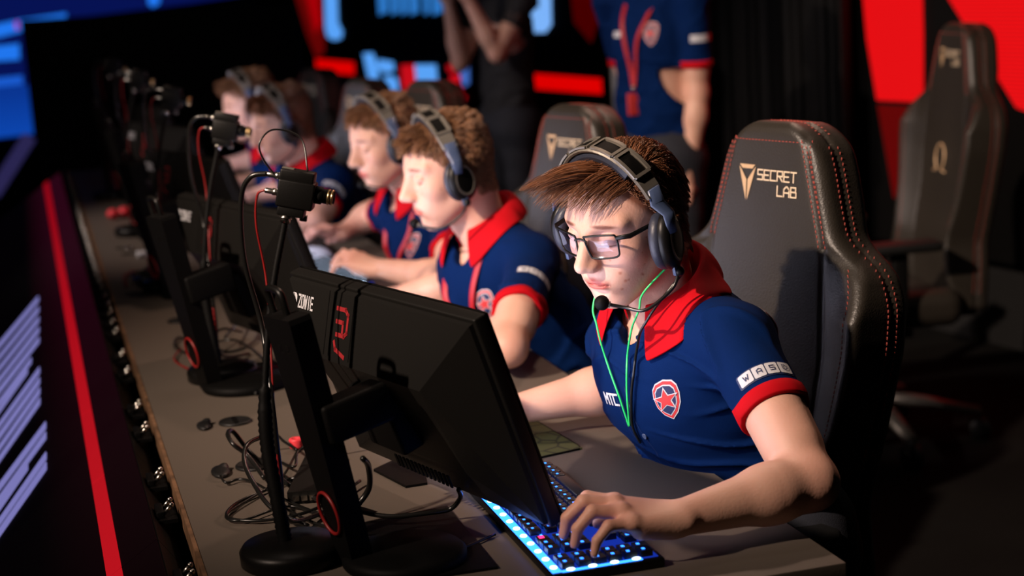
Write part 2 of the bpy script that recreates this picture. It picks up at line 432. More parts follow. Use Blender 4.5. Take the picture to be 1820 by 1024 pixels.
# ------------------------------------------------------------------ people
def head_matrix(c, f, tilt=0):
    f = Vector(f).normalized(); l = Vector((0, 0, 1)).cross(f).normalized(); u = f.cross(l)
    if tilt: R_ = Matrix.Rotation(tilt, 3, f); l = R_ @ l; u = R_ @ u
    return frame(c, f, l, u)
def head_field(vox, p):
    F = Field((-.13, -.11, -.25), (.145, .11, .145), vox); a = F.add; j = p.get('jaw', 1.0); nz = p.get('nose', 1.0)
    a(ell((-.012, 0, .030), (.090, .075, .078)), .02)
    a(ell((.022, 0, .024), (.070, .064, .074)), .02)
    a(ell((.035, 0, -.02), (.052, .056, .075)), .03)                 # mid face
    a(ell((.030, 0, -.068), (.052, .047 * j, .040)), .03)            # jaw mass
    for s in (-1, 1):
        a(cone((-.018, s * .058, -.035), (.062, s * .020, -.100), .016, .012), .03)   # jaw line
        a(ell((.055, s * .043, -.026), (.024, .020, .022)), .02)     # cheekbone
        a(cone((.082, s * .012, .021), (.066, s * .048, .024), .0085, .008), .014)    # brow ridge
        a(ell((.060, s * .025, -.062), (.026, .018, .026)), .02)
    a(ell((.074, 0, -.101), (.015, .019, .014)), .02)                # chin
    a(ell((.068, 0, -.060), (.028, .026, .028)), .02)                # muzzle
    for s in (-1, 1): F.sub(ell((.098, s * .033, .003), (.017, .019, .013)), .014)    # sockets
    a(cone((.088, 0, .014), (.109 + .004 * nz, 0, -.026), .0075, .0098), .014); a(cone((.088, 0, -.005), (.100, 0, -.030), .010, .0125), .012)        # nose
    a(ell((.110 + .004 * nz, 0, -.030), (.0100, .0098, .0088)), .006)
    for s in (-1, 1):
        a(ell((.099 + .003 * nz, s * .0112, -.035), (.0105, .0062, .0072)), .009)
        F.sub(ell((.106, s * .0065, -.0425), (.0050, .0028, .0035)), .003)
    # lips
    a(ell((.0925, 0, -.0625), (.0085, .021, .0055)), .006)
    a(ell((.0905, 0, -.0715), (.0085, .018, .0060)), .005)
    F.sub(cone((.1015, -.002, -.0668), (.1015, .002, -.0668), .0016, .0016), .003)
    for s in (-1, 1): F.sub(cone((.1015, 0, -.0668), (.089, s * .0235, -.0685), .0017, .0010), .003)
    F.sub(cone((.102, 0, -.054), (.106, 0, -.046), .0028, .0028), .006)
    F.sub(ell((.094, 0, -.0825), (.006, .016, .004)), .008)
    for s in (-1, 1):   # eyeballs and lowered lids
        a(ell((.0755, s * .0325, .002), (.0125, .0130, .0125)), .002)
        a(ell((.0760, s * .0325, .0045), (.0138, .0158, .0112)), .002)
        F.sub(cone((.0885, s * .0325, -.0058), (.083, s * .046, -.0045), .0012, .0008), .002)
        F.sub(cone((.0885, s * .0325, -.0058), (.086, s * .020, -.0045), .0012, .0008), .002)
        # ear
        a(ell((-.012, s * .079, -.006), (.018, .006, .030), np.array([[.97, s * .2, 0], [-s * .2, .97, 0], [0, 0, 1]])), .008)
        F.sub(ell((-.008, s * .087, -.002), (.009, .005, .016)), .004)
    a(cone((-.030, 0, -.045), (-.042, 0, -.22), .056, .053), .03)    # neck
    a(cone((.018, 0, -.13), (.0, 0, -.17), .012, .010), .02)
    return F
def head_colors(L, p, seed=0):
    x, y, z = L.T; c = np.ones((len(L), 3)); ay = np.abs(y)
    def mixc(m, col): 
        nonlocal c
        m = np.clip(m, 0, 1)[:, None]; c = c * (1 - m) + c * np.array(col) * m
    lip = 1.25 - np.sqrt(((x - .094) / .014) ** 2 + (y / .0225) ** 2 + ((z + .067) / .0105) ** 2) * 1.0
    mixc(lip * 2.5, (.80, .33, .33))
    brow = 1 - np.sqrt(((ay - .033) / .021) ** 2 + ((z - .0245 - .15 * (.035 - ay)) / .0042) ** 2)
    mixc(np.where(x > .05, brow * 2.2, 0), (.30, .19, .14))
    mixc(np.where(x > .04, 1 - np.sqrt(((ay - .05) / .03) ** 2 + ((z + .03) / .028) ** 2), 0) * .5, (1.0, .80, .78))
    lash = 1 - np.sqrt(((ay - .0335) / .015) ** 2 + ((z + .0062) / .0018) ** 2)
    mixc(np.where(x > .06, lash * 2, 0), (.25, .16, .14))
    hz = np.interp(x, [-.2, -.03, -.012, .012, .040, .068, .1], [-.085, -.065, -.03, .000, .036, .078, .086])
    mixc((z - hz + .004) / .014, (.36, .25, .20))
    r = np.random.default_rng(seed)
    for _ in range(p.get('moles', 0)):
        s = 1 if r.random() < .7 else -1
        a = np.array([r.uniform(.02, .085), s * 1.0, r.uniform(-.085, .0)]);
        k = np.argmin((x - a[0]) ** 2 + (z - a[2]) ** 2 + (y * s < 0) * 1); q = L[k]
        mixc(1.3 - np.sqrt(((L - q) ** 2).sum(1)) / r.uniform(.0016, .0028), (.70, .48, .42))
    return c
def hair_mesh(F, V, Fc, L, p, seed=1):
    r = np.random.default_rng(seed)
    x, y, z = L.T
    hz = np.interp(x, [-.2, -.03, -.012, .012, .035, .052, .1], [-.085, -.065, -.03, .004, .050, .076, .084]) if p.get('style') == 'fringe' else np.interp(x, [-.2, -.03, -.012, .012, .040, .068, .1], [-.085, -.065, -.03, .000, .030, .066, .074])
    ok = np.where((z > hz) & (z > -.09))[0]
    N = p.get('hair_n', 4000); S_ = p.get('hair_s', 9)
    ki = r.choice(ok, N); P0 = L[ki] + r.normal(size=(N, 3)) * .0012
    g = np.gradient(F.d, F.vox)
    def look(P):
        I = np.clip(((P - F.lo) / F.vox).round().astype(int), 1, F.n - 2); t = tuple(I.T)
        return F.d[t].astype(float), np.stack([a[t] for a in g], 1)
    _, n0 = look(P0); n0 /= np.linalg.norm(n0, axis=1)[:, None] + 1e-9
    nc = p.get('clumps', 170); cc = P0[r.choice(N, nc)]; cj = np.argmin(((P0[:, None] - cc[None]) ** 2).sum(2), 1)
    cn = r.normal(size=(nc, 3))[cj]; cl = r.uniform(.8, 1.15, nc)[cj]
    x, y, z = P0.T; top = np.clip((z - .055) / .03, 0, 1); front = np.clip((x + .02) / .05, 0, 1)
    st = p.get('style', 'short'); sd = np.sign(y)
    if st == 'fringe':   # long top swept forwards and to the head's right, short faded sides
        tp = np.clip((z - .070) / .018, 0, 1); front = np.clip((x + .01) / .04, 0, 1)
        Ln = .009 + tp * (.030 + front * (.053 + .018 * np.clip((y + .03) / .06, 0, 1))) + np.clip((.0 - x) / .06, 0, 1) * .020
        flow0 = np.stack([tp * front * 1.0 - (1 - front) * .45 - (1 - tp) * front * .3, -.62 * tp * front + sd * (1 - tp) * .08 - .35 * tp * (1 - front), -.04 * tp * front - (1 - tp) * 1.0 - (1 - front) * .45 * tp], 1)
        lift = .42 * tp * front + .08; grav = np.stack([0 * x, -.10 * tp * front, -.20 * tp * front - .1], 1); top = tp * (.35 + .65 * front)
    else:
        Ln = .012 + top * (.022 + front * .020) * p.get('len', 1); flow0 = np.stack([top * front * .8 - (1 - front) * .4, sd * .1 + .3 * top, .25 * top - (1 - top)], 1)
        lift = .18 * top + .05; grav = np.stack([0 * x, 0 * x, -.25 + 0 * x], 1)
    Ln = Ln * cl * r.uniform(.75, 1.1, N)
    clear = r.uniform(.001, .006, N) + top * r.uniform(0, p.get('vol', .018), N)
    P_ = [P0 - n0 * .002]; d = None
    inb_ = lambda q: ((q > F.lo) & (q < F.lo + F.n * F.vox)).all(1)
    for i in range(S_):
        t = i / (S_ - 1)
        dd = flow0 + n0 * (lift * (1.4 - 1.6 * t))[:, None] + grav * t * 1.2 + cn * p.get('mess', .10) + r.normal(size=(N, 3)) * .05
        dd /= np.linalg.norm(dd, axis=1)[:, None]
        d = dd if d is None else d * .5 + dd * .5
        q = P_[-1] + d * (Ln / S_)[:, None]
        fd, gr = look(q); gr /= np.linalg.norm(gr, axis=1)[:, None] + 1e-9
        want = clear * min(1, t * 2.5 + .1)
        bz = (np.abs(q[:, 0] - .020) < .028) & (q[:, 2] > .02); over = inb_(q) & bz & (fd > .007); q = q - gr * (np.where(over, fd - .007, 0))[:, None]
        inb = ((q > F.lo) & (q < F.lo + F.n * F.vox)).all(1)
        push = np.where(inb & (fd < want), want - fd, 0); q = q + gr * push[:, None]
        P_.append(q)
    # strands gather towards their clump's own centre line
    P_ = np.stack(P_, 1); cm = np.zeros((nc, S_ + 1, 3)); ct = np.bincount(cj, minlength=nc)[:, None, None].clip(1)
    np.add.at(cm, cj, P_); cm /= ct; tt = np.linspace(0, 1, S_ + 1)[None, :, None]
    P_ = P_ * (1 - .45 * tt ** 1.3) + cm[cj] * .45 * tt ** 1.3
    rad = p.get('hair_r', .00055) * (1 - .75 * np.linspace(0, 1, S_ + 1) ** 2)
    T = np.gradient(P_, axis=1); T /= np.linalg.norm(T, axis=2)[:, :, None] + 1e-9
    A = np.cross(T, r.normal(size=(N, 1, 3))); A /= np.linalg.norm(A, axis=2)[:, :, None] + 1e-9; B = np.cross(T, A)
    ring = [P_ + (A * math.cos(a) + B * math.sin(a)) * rad[None, :, None] for a in (0, 2.1, 4.2)]
    VV = np.stack(ring, 2).reshape(-1, 3); n = S_ + 1
    b = (np.arange(N) * n * 3)[:, None, None] + (np.arange(S_) * 3)[None, :, None]
    k = np.arange(3)[None, None, :]; k2 = (k + 1) % 3
    Q = np.stack([b + k, b + k2, b + 3 + k2, b + 3 + k], -1).reshape(-1, 4)
    shade = (r.uniform(.55, 1.35, N) * (r.uniform(.8, 1.2, nc)[cj]))[:, None] * np.ones((N, n * 3))
    return VV, Q, np.repeat(shade.reshape(-1, 1), 3, 1)
HP = {'type': dict(m=[(.086, .030, .020), (.090, .009, .025), (.085, -.012, .021), (.076, -.031, .012)],
        p=[(.120, .037, .028), (.130, .011, .033), (.124, -.014, .028), (.108, -.038, .015)],
        d=[(.141, .039, .009), (.153, .012, .012), (.145, -.016, .007), (.125, -.042, -.002)],
        t=[(.145, .040, -.012), (.159, .012, -.011), (.150, -.017, -.014), (.130, -.045, -.018)],
        th=[(.020, .024, -.004), (.052, .050, -.008), (.082, .058, -.012), (.104, .052, -.016)]),
      'mouse': dict(m=[(.086, .028, .018), (.090, .008, .022), (.085, -.012, .018), (.076, -.030, .008)],
        p=[(.128, .026, .018), (.134, .006, .022), (.118, -.018, .014), (.100, -.040, .002)],
        d=[(.150, .023, .006), (.158, .004, .008), (.136, -.024, -.002), (.112, -.046, -.010)],
        t=[(.168, .021, -.002), (.176, .003, -.001), (.148, -.029, -.014), (.122, -.047, -.018)],
        th=[(.020, .024, -.006), (.050, .042, -.012), (.082, .044, -.014), (.106, .038, -.016)]),
      'relax': dict(m=[(.086, .028, .004), (.090, .009, .008), (.085, -.012, .006), (.076, -.030, .000)],
        p=[(.126, .029, -.002), (.132, .009, .002), (.124, -.014, -.002), (.106, -.034, -.008)],
        d=[(.148, .027, -.014), (.156, .008, -.012), (.146, -.015, -.018), (.124, -.036, -.022)],
        t=[(.163, .024, -.030), (.170, .006, -.030), (.158, -.015, -.036), (.135, -.036, -.038)],
        th=[(.020, .022, -.008), (.052, .038, -.016), (.082, .040, -.024), (.106, .032, -.030)])}
def add_hand(F, wr, f, u, side, pose, sc=1):
    f = Vector(f).normalized(); u = Vector(u); u = (u - u.dot(f) * f).normalized()
    l = u.cross(f) * (1 if side == 'R' else -1)     # towards the thumb
    def T(q): return tuple(Vector(wr) + (f * q[0] + l * q[1] + u * q[2]) * sc)
    h = HP[pose]; un = tuple(u)
    for i in range(4):
        y0 = (.016, .006, -.006, -.016)[i]
        F.add(cone(T((.004, y0, .0)), T(h['m'][i]), .0175 * sc, .0125 * sc, (un, .82)), .012)
        rs = (.0094, .0096, .0090, .0080)[i] * sc
        F.add(cone(T(h['m'][i]), T(h['p'][i]), rs * 1.12, rs), .006)
        F.add(cone(T(h['p'][i]), T(h['d'][i]), rs, rs * .86), .003)
        F.add(cone(T(h['d'][i]), T(h['t'][i]), rs * .86, rs * .70), .003)
        F.add(ell(T((h['m'][i][0] - .002, h['m'][i][1], h['m'][i][2] + .003)), (.010 * sc,) * 3), .006)
    F.add(cone(T((.03, .012, -.008)), T((.07, .006, -.004)), .020 * sc, .016 * sc, (un, .8)), .014)
    F.add(cone(T((.02, -.014, -.008)), T((.062, -.024, -.004)), .017 * sc, .013 * sc, (un, .85)), .012)
    th = h['th']
    F.add(cone(T(th[0]), T(th[1]), .0165 * sc, .0125 * sc), .012); F.add(cone(T(th[1]), T(th[2]), .0118 * sc, .0105 * sc), .004); F.add(cone(T(th[2]), T(th[3]), .0105 * sc, .0080 * sc), .003)
def lerp(a, b, t): return tuple(Vector(a).lerp(Vector(b), t))
def add_arm(F, sh, el, wr):
    F.add(cone(sh, el, .045, .036), .03)
    F.add(cone(lerp(sh, el, .25), lerp(sh, el, .75), .043, .039), .02)
    F.add(cone(el, lerp(el, wr, .35), .036, .0385), .02)
    F.add(cone(lerp(el, wr, .30), wr, .0395, .0245), .02)
def torso(F, J, off=0, k=.05):
    tf = Vector(J['face']).normalized(); lat = Vector(J['shL']) - Vector(J['shR']); lat.normalize()
    upv = (Vector(J['neck']) - Vector(J['pelvis'])).normalized(); A = np.array([tf - tf.dot(upv) * upv, lat, upv], float)
    A[0] /= np.linalg.norm(A[0]); fl = (tuple(A[0]), .70); g = J.get('girth', 1.0)
    F.add(cone(J['pelvis'], J['waist'], .140 * g, .122 * g, fl), k, off)
    F.add(cone(J['waist'], J['chest'], .122 * g, .132 * g, fl), k, off)
    F.add(ell(J['chest'], (.098 * g, .132, .135), A), k, off)
    F.add(cone(lerp(J['shL'], J['shR'], .06), lerp(J['shL'], J['shR'], .94), .046, .046), k, off)
    F.add(cone(lerp(J['neck'], J['shL'], .25), lerp(J['shL'], J['neck'], .1), .052, .045), .03, off)
    F.add(cone(lerp(J['neck'], J['shR'], .25), lerp(J['shR'], J['neck'], .1), .052, .045), .03, off)
    return A
def emblem(s=1):
    sh = [(-.015, .031), (0, .035), (.015, .031), (.0215, .022), (.0225, .008), (.020, -.010), (.012, -.026), (0, -.037), (-.012, -.026), (-.020, -.010), (-.0225, .008), (-.0215, .022)]
    sc = lambda k: [(x * s * k, y * s * k) for x, y in sh]
    return [(sc(1.0), 0, 1), (sc(.93), 1, 1.5), (sc(.78), 0, 2), (sc(.72), 2, 2.5), (star(.0225 * s, .0098 * s, (0, .001)), 0, 3), (star(.0188 * s, .0080 * s, (0, .001)), 1, 3.5)]
def keypatch(s=1, txt='WASD'):
    o = [(rr(-.047 * s, -.014 * s, .047 * s, .014 * s, .003 * s), 2, 1)]
    for i, ch in enumerate(txt):
        x = (-.0345 + i * .023) * s
        o.append((rr(x - .0105 * s, -.0115 * s, x + .0105 * s, .0115 * s, .0025 * s), 0, 2))
        if ch in GL: o += letters(ch, .0080 * s, .0095 * s, .0014 * s, x0=x - .004 * s, y0=-.0048 * s, mi=2, lay=3)
    return o
def person(root_loc, label, J, p, group=None):
    """one seated or standing figure: body, hair, shirt (collar, cuffs, prints), trousers, shoes"""
    root = empty('person', root_loc, label, 'person', group)
    vh, vb, vs = p.get('vox', (.0019, .0034, .0042))
    # --- skin: head, neck, torso and arms in one mesh
    MV = []; MF = []; MC = []; nb = 0
    hm = J.get('head_m')
    if hm is not None:
        Fh = head_field(vh, p); V, Fq, L = Fh.mesh(hm); keep = ~(L[Fq[:, 0], 2] < -.19); Fq = Fq[keep]
        MV.append(V); MF.append(Fq); MC.append(head_colors(L, p, 5)); nb += len(V)
        headdata = (Fh, V, Fq, L)
    pts = [J[k] for k in ('shL', 'shR', 'elL', 'elR', 'wrL', 'wrR', 'pelvis', 'neck')]
    lo = np.min(np.array(pts, float), 0) - .23; hi = np.max(np.array(pts, float), 0) + .23
    Fb = Field(lo, hi, vb)
    torso(Fb, J, -.014)
    if hm is not None: Fb.add(cone(J['neck'], hm @ Vector((-.036, 0, -.13)), .049, .047), .03)
    for s in 'LR':
        add_arm(Fb, J['sh' + s], J['el' + s], J['wr' + s]); hf, hu, pose = J['hand' + s]
        add_hand(Fb, J['wr' + s], hf, hu, s, pose, p.get('hand', 1.0))
    if 'extra_body' in p: p['extra_body'](Fb)
    V, Fq, L = Fb.mesh(); w = wavy(3, 8, 30, 120)(V[:, 0], V[:, 1], V[:, 2])[:, None]
    c = 1 + w * np.array([.05, .12, .12])
    for s in 'LR':
        de = np.linalg.norm(V - np.array(J['el' + s]), axis=1)[:, None]; c = c * (1 - np.clip(1 - de / .06, 0, 1) * np.array([0, .14, .14]))
        hd = np.linalg.norm(V - np.array(Vector(J['wr' + s]) + Vector(J['hand' + s][0]).normalized() * .11), axis=1)[:, None]
        c = c * (1 - np.clip(1.4 - hd / .06, 0, 1) * np.array([0, .12, .10]))
    MV.append(V); MF.append(Fq + nb); MC.append(c)
    V = np.concatenate(MV); me = mesh_np('body', V, np.concatenate(MF)); color_attr(me, np.concatenate(MC))
    body = put('body', me, M['skin'], root)
    # --- hair
    if hm is not None and p.get('hair', True):
        Fh, V, Fq, L = headdata; VV, Q, C = hair_mesh(Fh, V, Fq, L, p, p.get('seed', 1))
        A = np.array(hm); VV = VV @ A[:3, :3].T + A[:3, 3]; me = mesh_np('hair', VV, Q); color_attr(me, C)
        put('hair', me, M[p.get('hair_mat', 'hair')], root)
    # --- shirt
    lo = np.min(np.array([J[k] for k in ('shL', 'shR', 'pelvis', 'neck')], float), 0) - .24; hi = np.max(np.array([J[k] for k in ('shL', 'shR', 'pelvis', 'neck')], float), 0) + .22
    for s in 'LR': e = np.array(J['el' + s]); lo = np.minimum(lo, e - .08); hi = np.maximum(hi, e + .08)
    Fs = Field(lo, hi, vs); A = torso(Fs, J, .006)
    st = p.get('sleeve', .62); ends = {}
    for s in 'LR':
        e = lerp(J['sh' + s], J['el' + s], st); ax = (Vector(J['el' + s]) - Vector(J['sh' + s])).normalized(); ends[s] = (Vector(e), ax)
        far = Vector(e) + ax * .05
        Fs.add(cone(J['sh' + s], far, .051, .050), .03)
    fold = wavy(p.get('seed', 1) + 40, 7, 14, 48); fold2 = wavy(p.get('seed', 1) + 50, 6, 60, 150); am = p.get('fold', 1.0)
    pel, nk = np.array(J['waist']), np.array(J['chest'])
    def wr_(X, Y, Z):
        f = fold(X, Y, Z * 1.6) + .12 * fold2(X, Y, Z); g = fold2(X, Y, Z); ridge = np.exp(-(f / .07) ** 2)
        # drag lines between waist and chest
        low = np.clip((nk[2] - Z) / max(.05, nk[2] - pel[2]), 0, 1.4)
        drag = np.sin((Z * 55 + (X + Y) * 26 + f * 5)) * low
        return (-ridge * .0058 - drag * .0030 - g * .0020) * am
    calm = [np.array(q[2]) for q in p.get('prints', [])]
    def wr2(X, Y, Z):
        w = wr_(X, Y, Z)
        for q in calm: w = w * (1 - np.exp(-(((X - q[0]) ** 2 + (Y - q[1]) ** 2 + (Z - q[2]) ** 2) / .065 ** 2) ** 2))
        return w
    Fs.warp(wr2)
    for s in 'LR':
        e, ax = ends[s]
        X, Y, Z = Fs.ax[0][:, None, None], Fs.ax[1][None, :, None], Fs.ax[2][None, None, :]
        dd = (X - e[0]) * ax[0] + (Y - e[1]) * ax[1] + (Z - e[2]) * ax[2]
        el_ = Vector(J['el' + s]); near = np.sqrt((X - e[0]) ** 2 + (Y - e[1]) ** 2 + (Z - e[2]) ** 2) < .13
        Fs.d = np.where(near, np.maximum(Fs.d, dd), Fs.d).astype(np.float32)
        Fs.sub(cone(tuple(e - ax * .04), tuple(e + ax * .05), .042, .043), .004)
    if hm is not None: Fs.sub(cone(tuple(Vector(J['neck']) + Vector(A[2]) * .012), tuple(hm @ Vector((-.036, 0, -.09))), .080, .086), .006); Fs.sub(cone(tuple(Vector(J['neck']) + Vector(A[2]) * .004), tuple(Vector(J['neck']) + Vector(A[0]) * .075 - Vector(A[2]) * .012), .045, .026), .008)
    cx = Vector(J['neck']); V, Fq, L = Fs.mesh(); me = mesh_np('shirt', V, Fq)
    shirt = put('shirt', me, M['navy'] if not p.get('dark') else M['black_cloth'], root); bv = bvh_np(V, Fq)
    trim = M['red_cloth'] if not p.get('dark') else M['black_cloth']
    if not p.get('dark'):
        for s in 'LR':   # ribbed red sleeve cuffs
            e, ax = ends[s]; a = ax.orthogonal().normalized(); b = ax.cross(a); vs_ = []; fs_ = []; n = 40
            prof = [(-.0215, .0012), (-.0205, .003), (-.0105, .0034), (-.001, .003), (.0015, .0015), (.0015, -.006), (-.004, -.009)]
            for i, (t, o) in enumerate(prof):
                for k in range(n):
                    an = 2 * math.pi * k / n; d = a * math.cos(an) + b * math.sin(an)
                    c0 = e + ax * (min(t, -.003)); h = bv.ray_cast(c0 + d * .11, -d, .1)
                    r_ = (h[0] - c0).length if h[0] is not None else .054
                    r_ = min(max(r_, .044), .060)
                    vs_.append(e + ax * t + d * (r_ + o))
            for i in range(len(prof) - 1):
                for k in range(n): fs_.append((i * n + k, i * n + (k + 1) % n, (i + 1) * n + (k + 1) % n, (i + 1) * n + k))
            put('cuff', smooth(mesh_from(vs_, fs_)), M['red_cloth'], shirt)
    # collar: a folded band that opens at the throat
    if hm is not None and p.get('collar', True):
        tf = Vector(A[0]); lat = Vector(A[1]); upn = (hm @ Vector((-.036, 0, -.10)) - Vector(J['neck'])).normalized()
        tf2 = (tf - tf.dot(upn) * upn).normalized(); lt = upn.cross(tf2); n = 80; vs_ = []; fs_ = []; c0 = Vector(J['neck']) + upn * .030
        for k in range(n + 1):
            an = math.radians(24) + (math.radians(360 - 48)) * k / n; d = tf2 * math.cos(an) + lt * math.sin(an)
            fr = max(0, math.cos(an)) ** 1.5; bk = max(0, -math.cos(an))
            base = c0 + d * (.057 + .012 * fr) - upn * (.020 + .018 * fr)
            top = c0 + d * (.066 + .006 * bk) + upn * (.022 + .014 * bk - .012 * fr)
            mid = c0 + d * (.074 + .008 * bk) + upn * (.020 + .012 * bk - .014 * fr)
            dn_ = c0 + d * (.096 + .020 * fr) - upn * (.020 + .050 * fr ** 1.2)
            h = bv.ray_cast(dn_ + (upn * .5 + d).normalized() * .06, -(upn * .5 + d).normalized(), .12)
            if h[0] is not None: dn_ = h[0] + (upn * .4 + d).normalized() * .0075
            m2 = mid.lerp(dn_, .5) + (upn * .3 + d).normalized() * .004
            od = (upn * .45 + d).normalized(); m1 = mid.lerp(dn_, .28) + od * .003; m3 = mid.lerp(dn_, .76) + od * .003; row = []
            for q in (m1, m2, m3):
                h = bv.ray_cast(q + od * .08, -od, .08)
                row.append(h[0] + od * .010 if h[0] is not None else q)
            vs_ += [base, top.lerp(base, .5), top, mid] + row + [dn_]
        for _ in range(3):
            w_ = list(vs_)
            for k in range(1, n):
                for i in range(3, 8): vs_[k * 8 + i] = w_[k * 8 + i] * .5 + (w_[k * 8 - 8 + i] + w_[k * 8 + 8 + i]) * .25
        for k in range(n):
            for i in range(7): a_ = k * 8 + i; fs_.append((a_, a_ + 1, a_ + 9, a_ + 8))
        col = put('collar', smooth(mesh_from(vs_, fs_)), trim, shirt)
        md = col.modifiers.new('thick', 'SOLIDIFY'); md.thickness = .0028; md.offset = 0
        md = col.modifiers.new('sub', 'SUBSURF'); md.levels = 1; md.render_levels = 1
    pm = [M['white_print'], M['red_print'], M['navy_print']]
    for nm, shp, c, u, v, n in p.get('prints', []):
        put(nm, decal(shp, c, u, v, n, bv, reach=.1), pm, shirt)
    # --- trousers and shoes
    if 'knL' in J:
        g = J.get('girth', 1); lo = np.min(np.array([J[k] for k in ('pelvis', 'knL', 'knR', 'anL', 'anR')], float), 0) - .2
        hi = np.max(np.array([J[k] for k in ('pelvis', 'knL', 'knR', 'anL', 'anR')], float), 0) + .2
        Ft = Field(lo, hi, .009); lat = Vector(A[1])
        Ft.add(cone(tuple(Vector(J['pelvis']) + lat * .06), tuple(Vector(J['pelvis']) - lat * .06), .118 * g, .118 * g), .04)
        for s, q in (('L', 1), ('R', -1)):
            hp = Vector(J['pelvis']) + lat * .085 * q - Vector((0, 0, .03))
            Ft.add(cone(tuple(hp), J['kn' + s], .092, .066), .04); Ft.add(cone(J['kn' + s], J['an' + s], .064, .050), .03)
        Ft.warp(lambda X, Y, Z: -np.sin(Z * 60 + X * 20) * .002)
        V, Fq, L = Ft.mesh(); put('trousers', mesh_np('trousers', V, Fq), M['jeans'], root)
        for s in 'LR':
            a = Vector(J['an' + s]); tf = Vector((A[0][0], A[0][1], 0)).normalized(); up_ = Vector((0, 0, 1))
            Fo = Field(np.array(a) - .26, np.array(a) + .26, .007); g0 = Vector((a.x, a.y, .0))
            Fo.add(cone(tuple(g0 + up_ * .045 - tf * .03), tuple(g0 + up_ * .042 + tf * .15), .042, .040), .02); Fo.add(cone(tuple(g0 + up_ * .06), tuple(a + up_ * .01), .048, .046), .03)
            Fo.cut((0, 0, .012), (0, 0, -1)); V, Fq, L = Fo.mesh(); sh = put('shoe', mesh_np('shoe', V, Fq), M['shoe'], root)
            b = MB(); b.tube([g0 + up_ * .006 - tf * .035, g0 + up_ * .006 + tf * .155], [(.046, .006)] * 2, 20, flat=tuple(Vector((0, 0, 1)).cross(tf))); b.build('sole', M['sole'], sh)
    return root, shirt, bv, headdata if hm is not None else None, A
def mesh_from(vs, fs):
    me = bpy.data.meshes.new('m'); me.from_pydata([tuple(v) for v in vs], [], fs); me.update(); return me

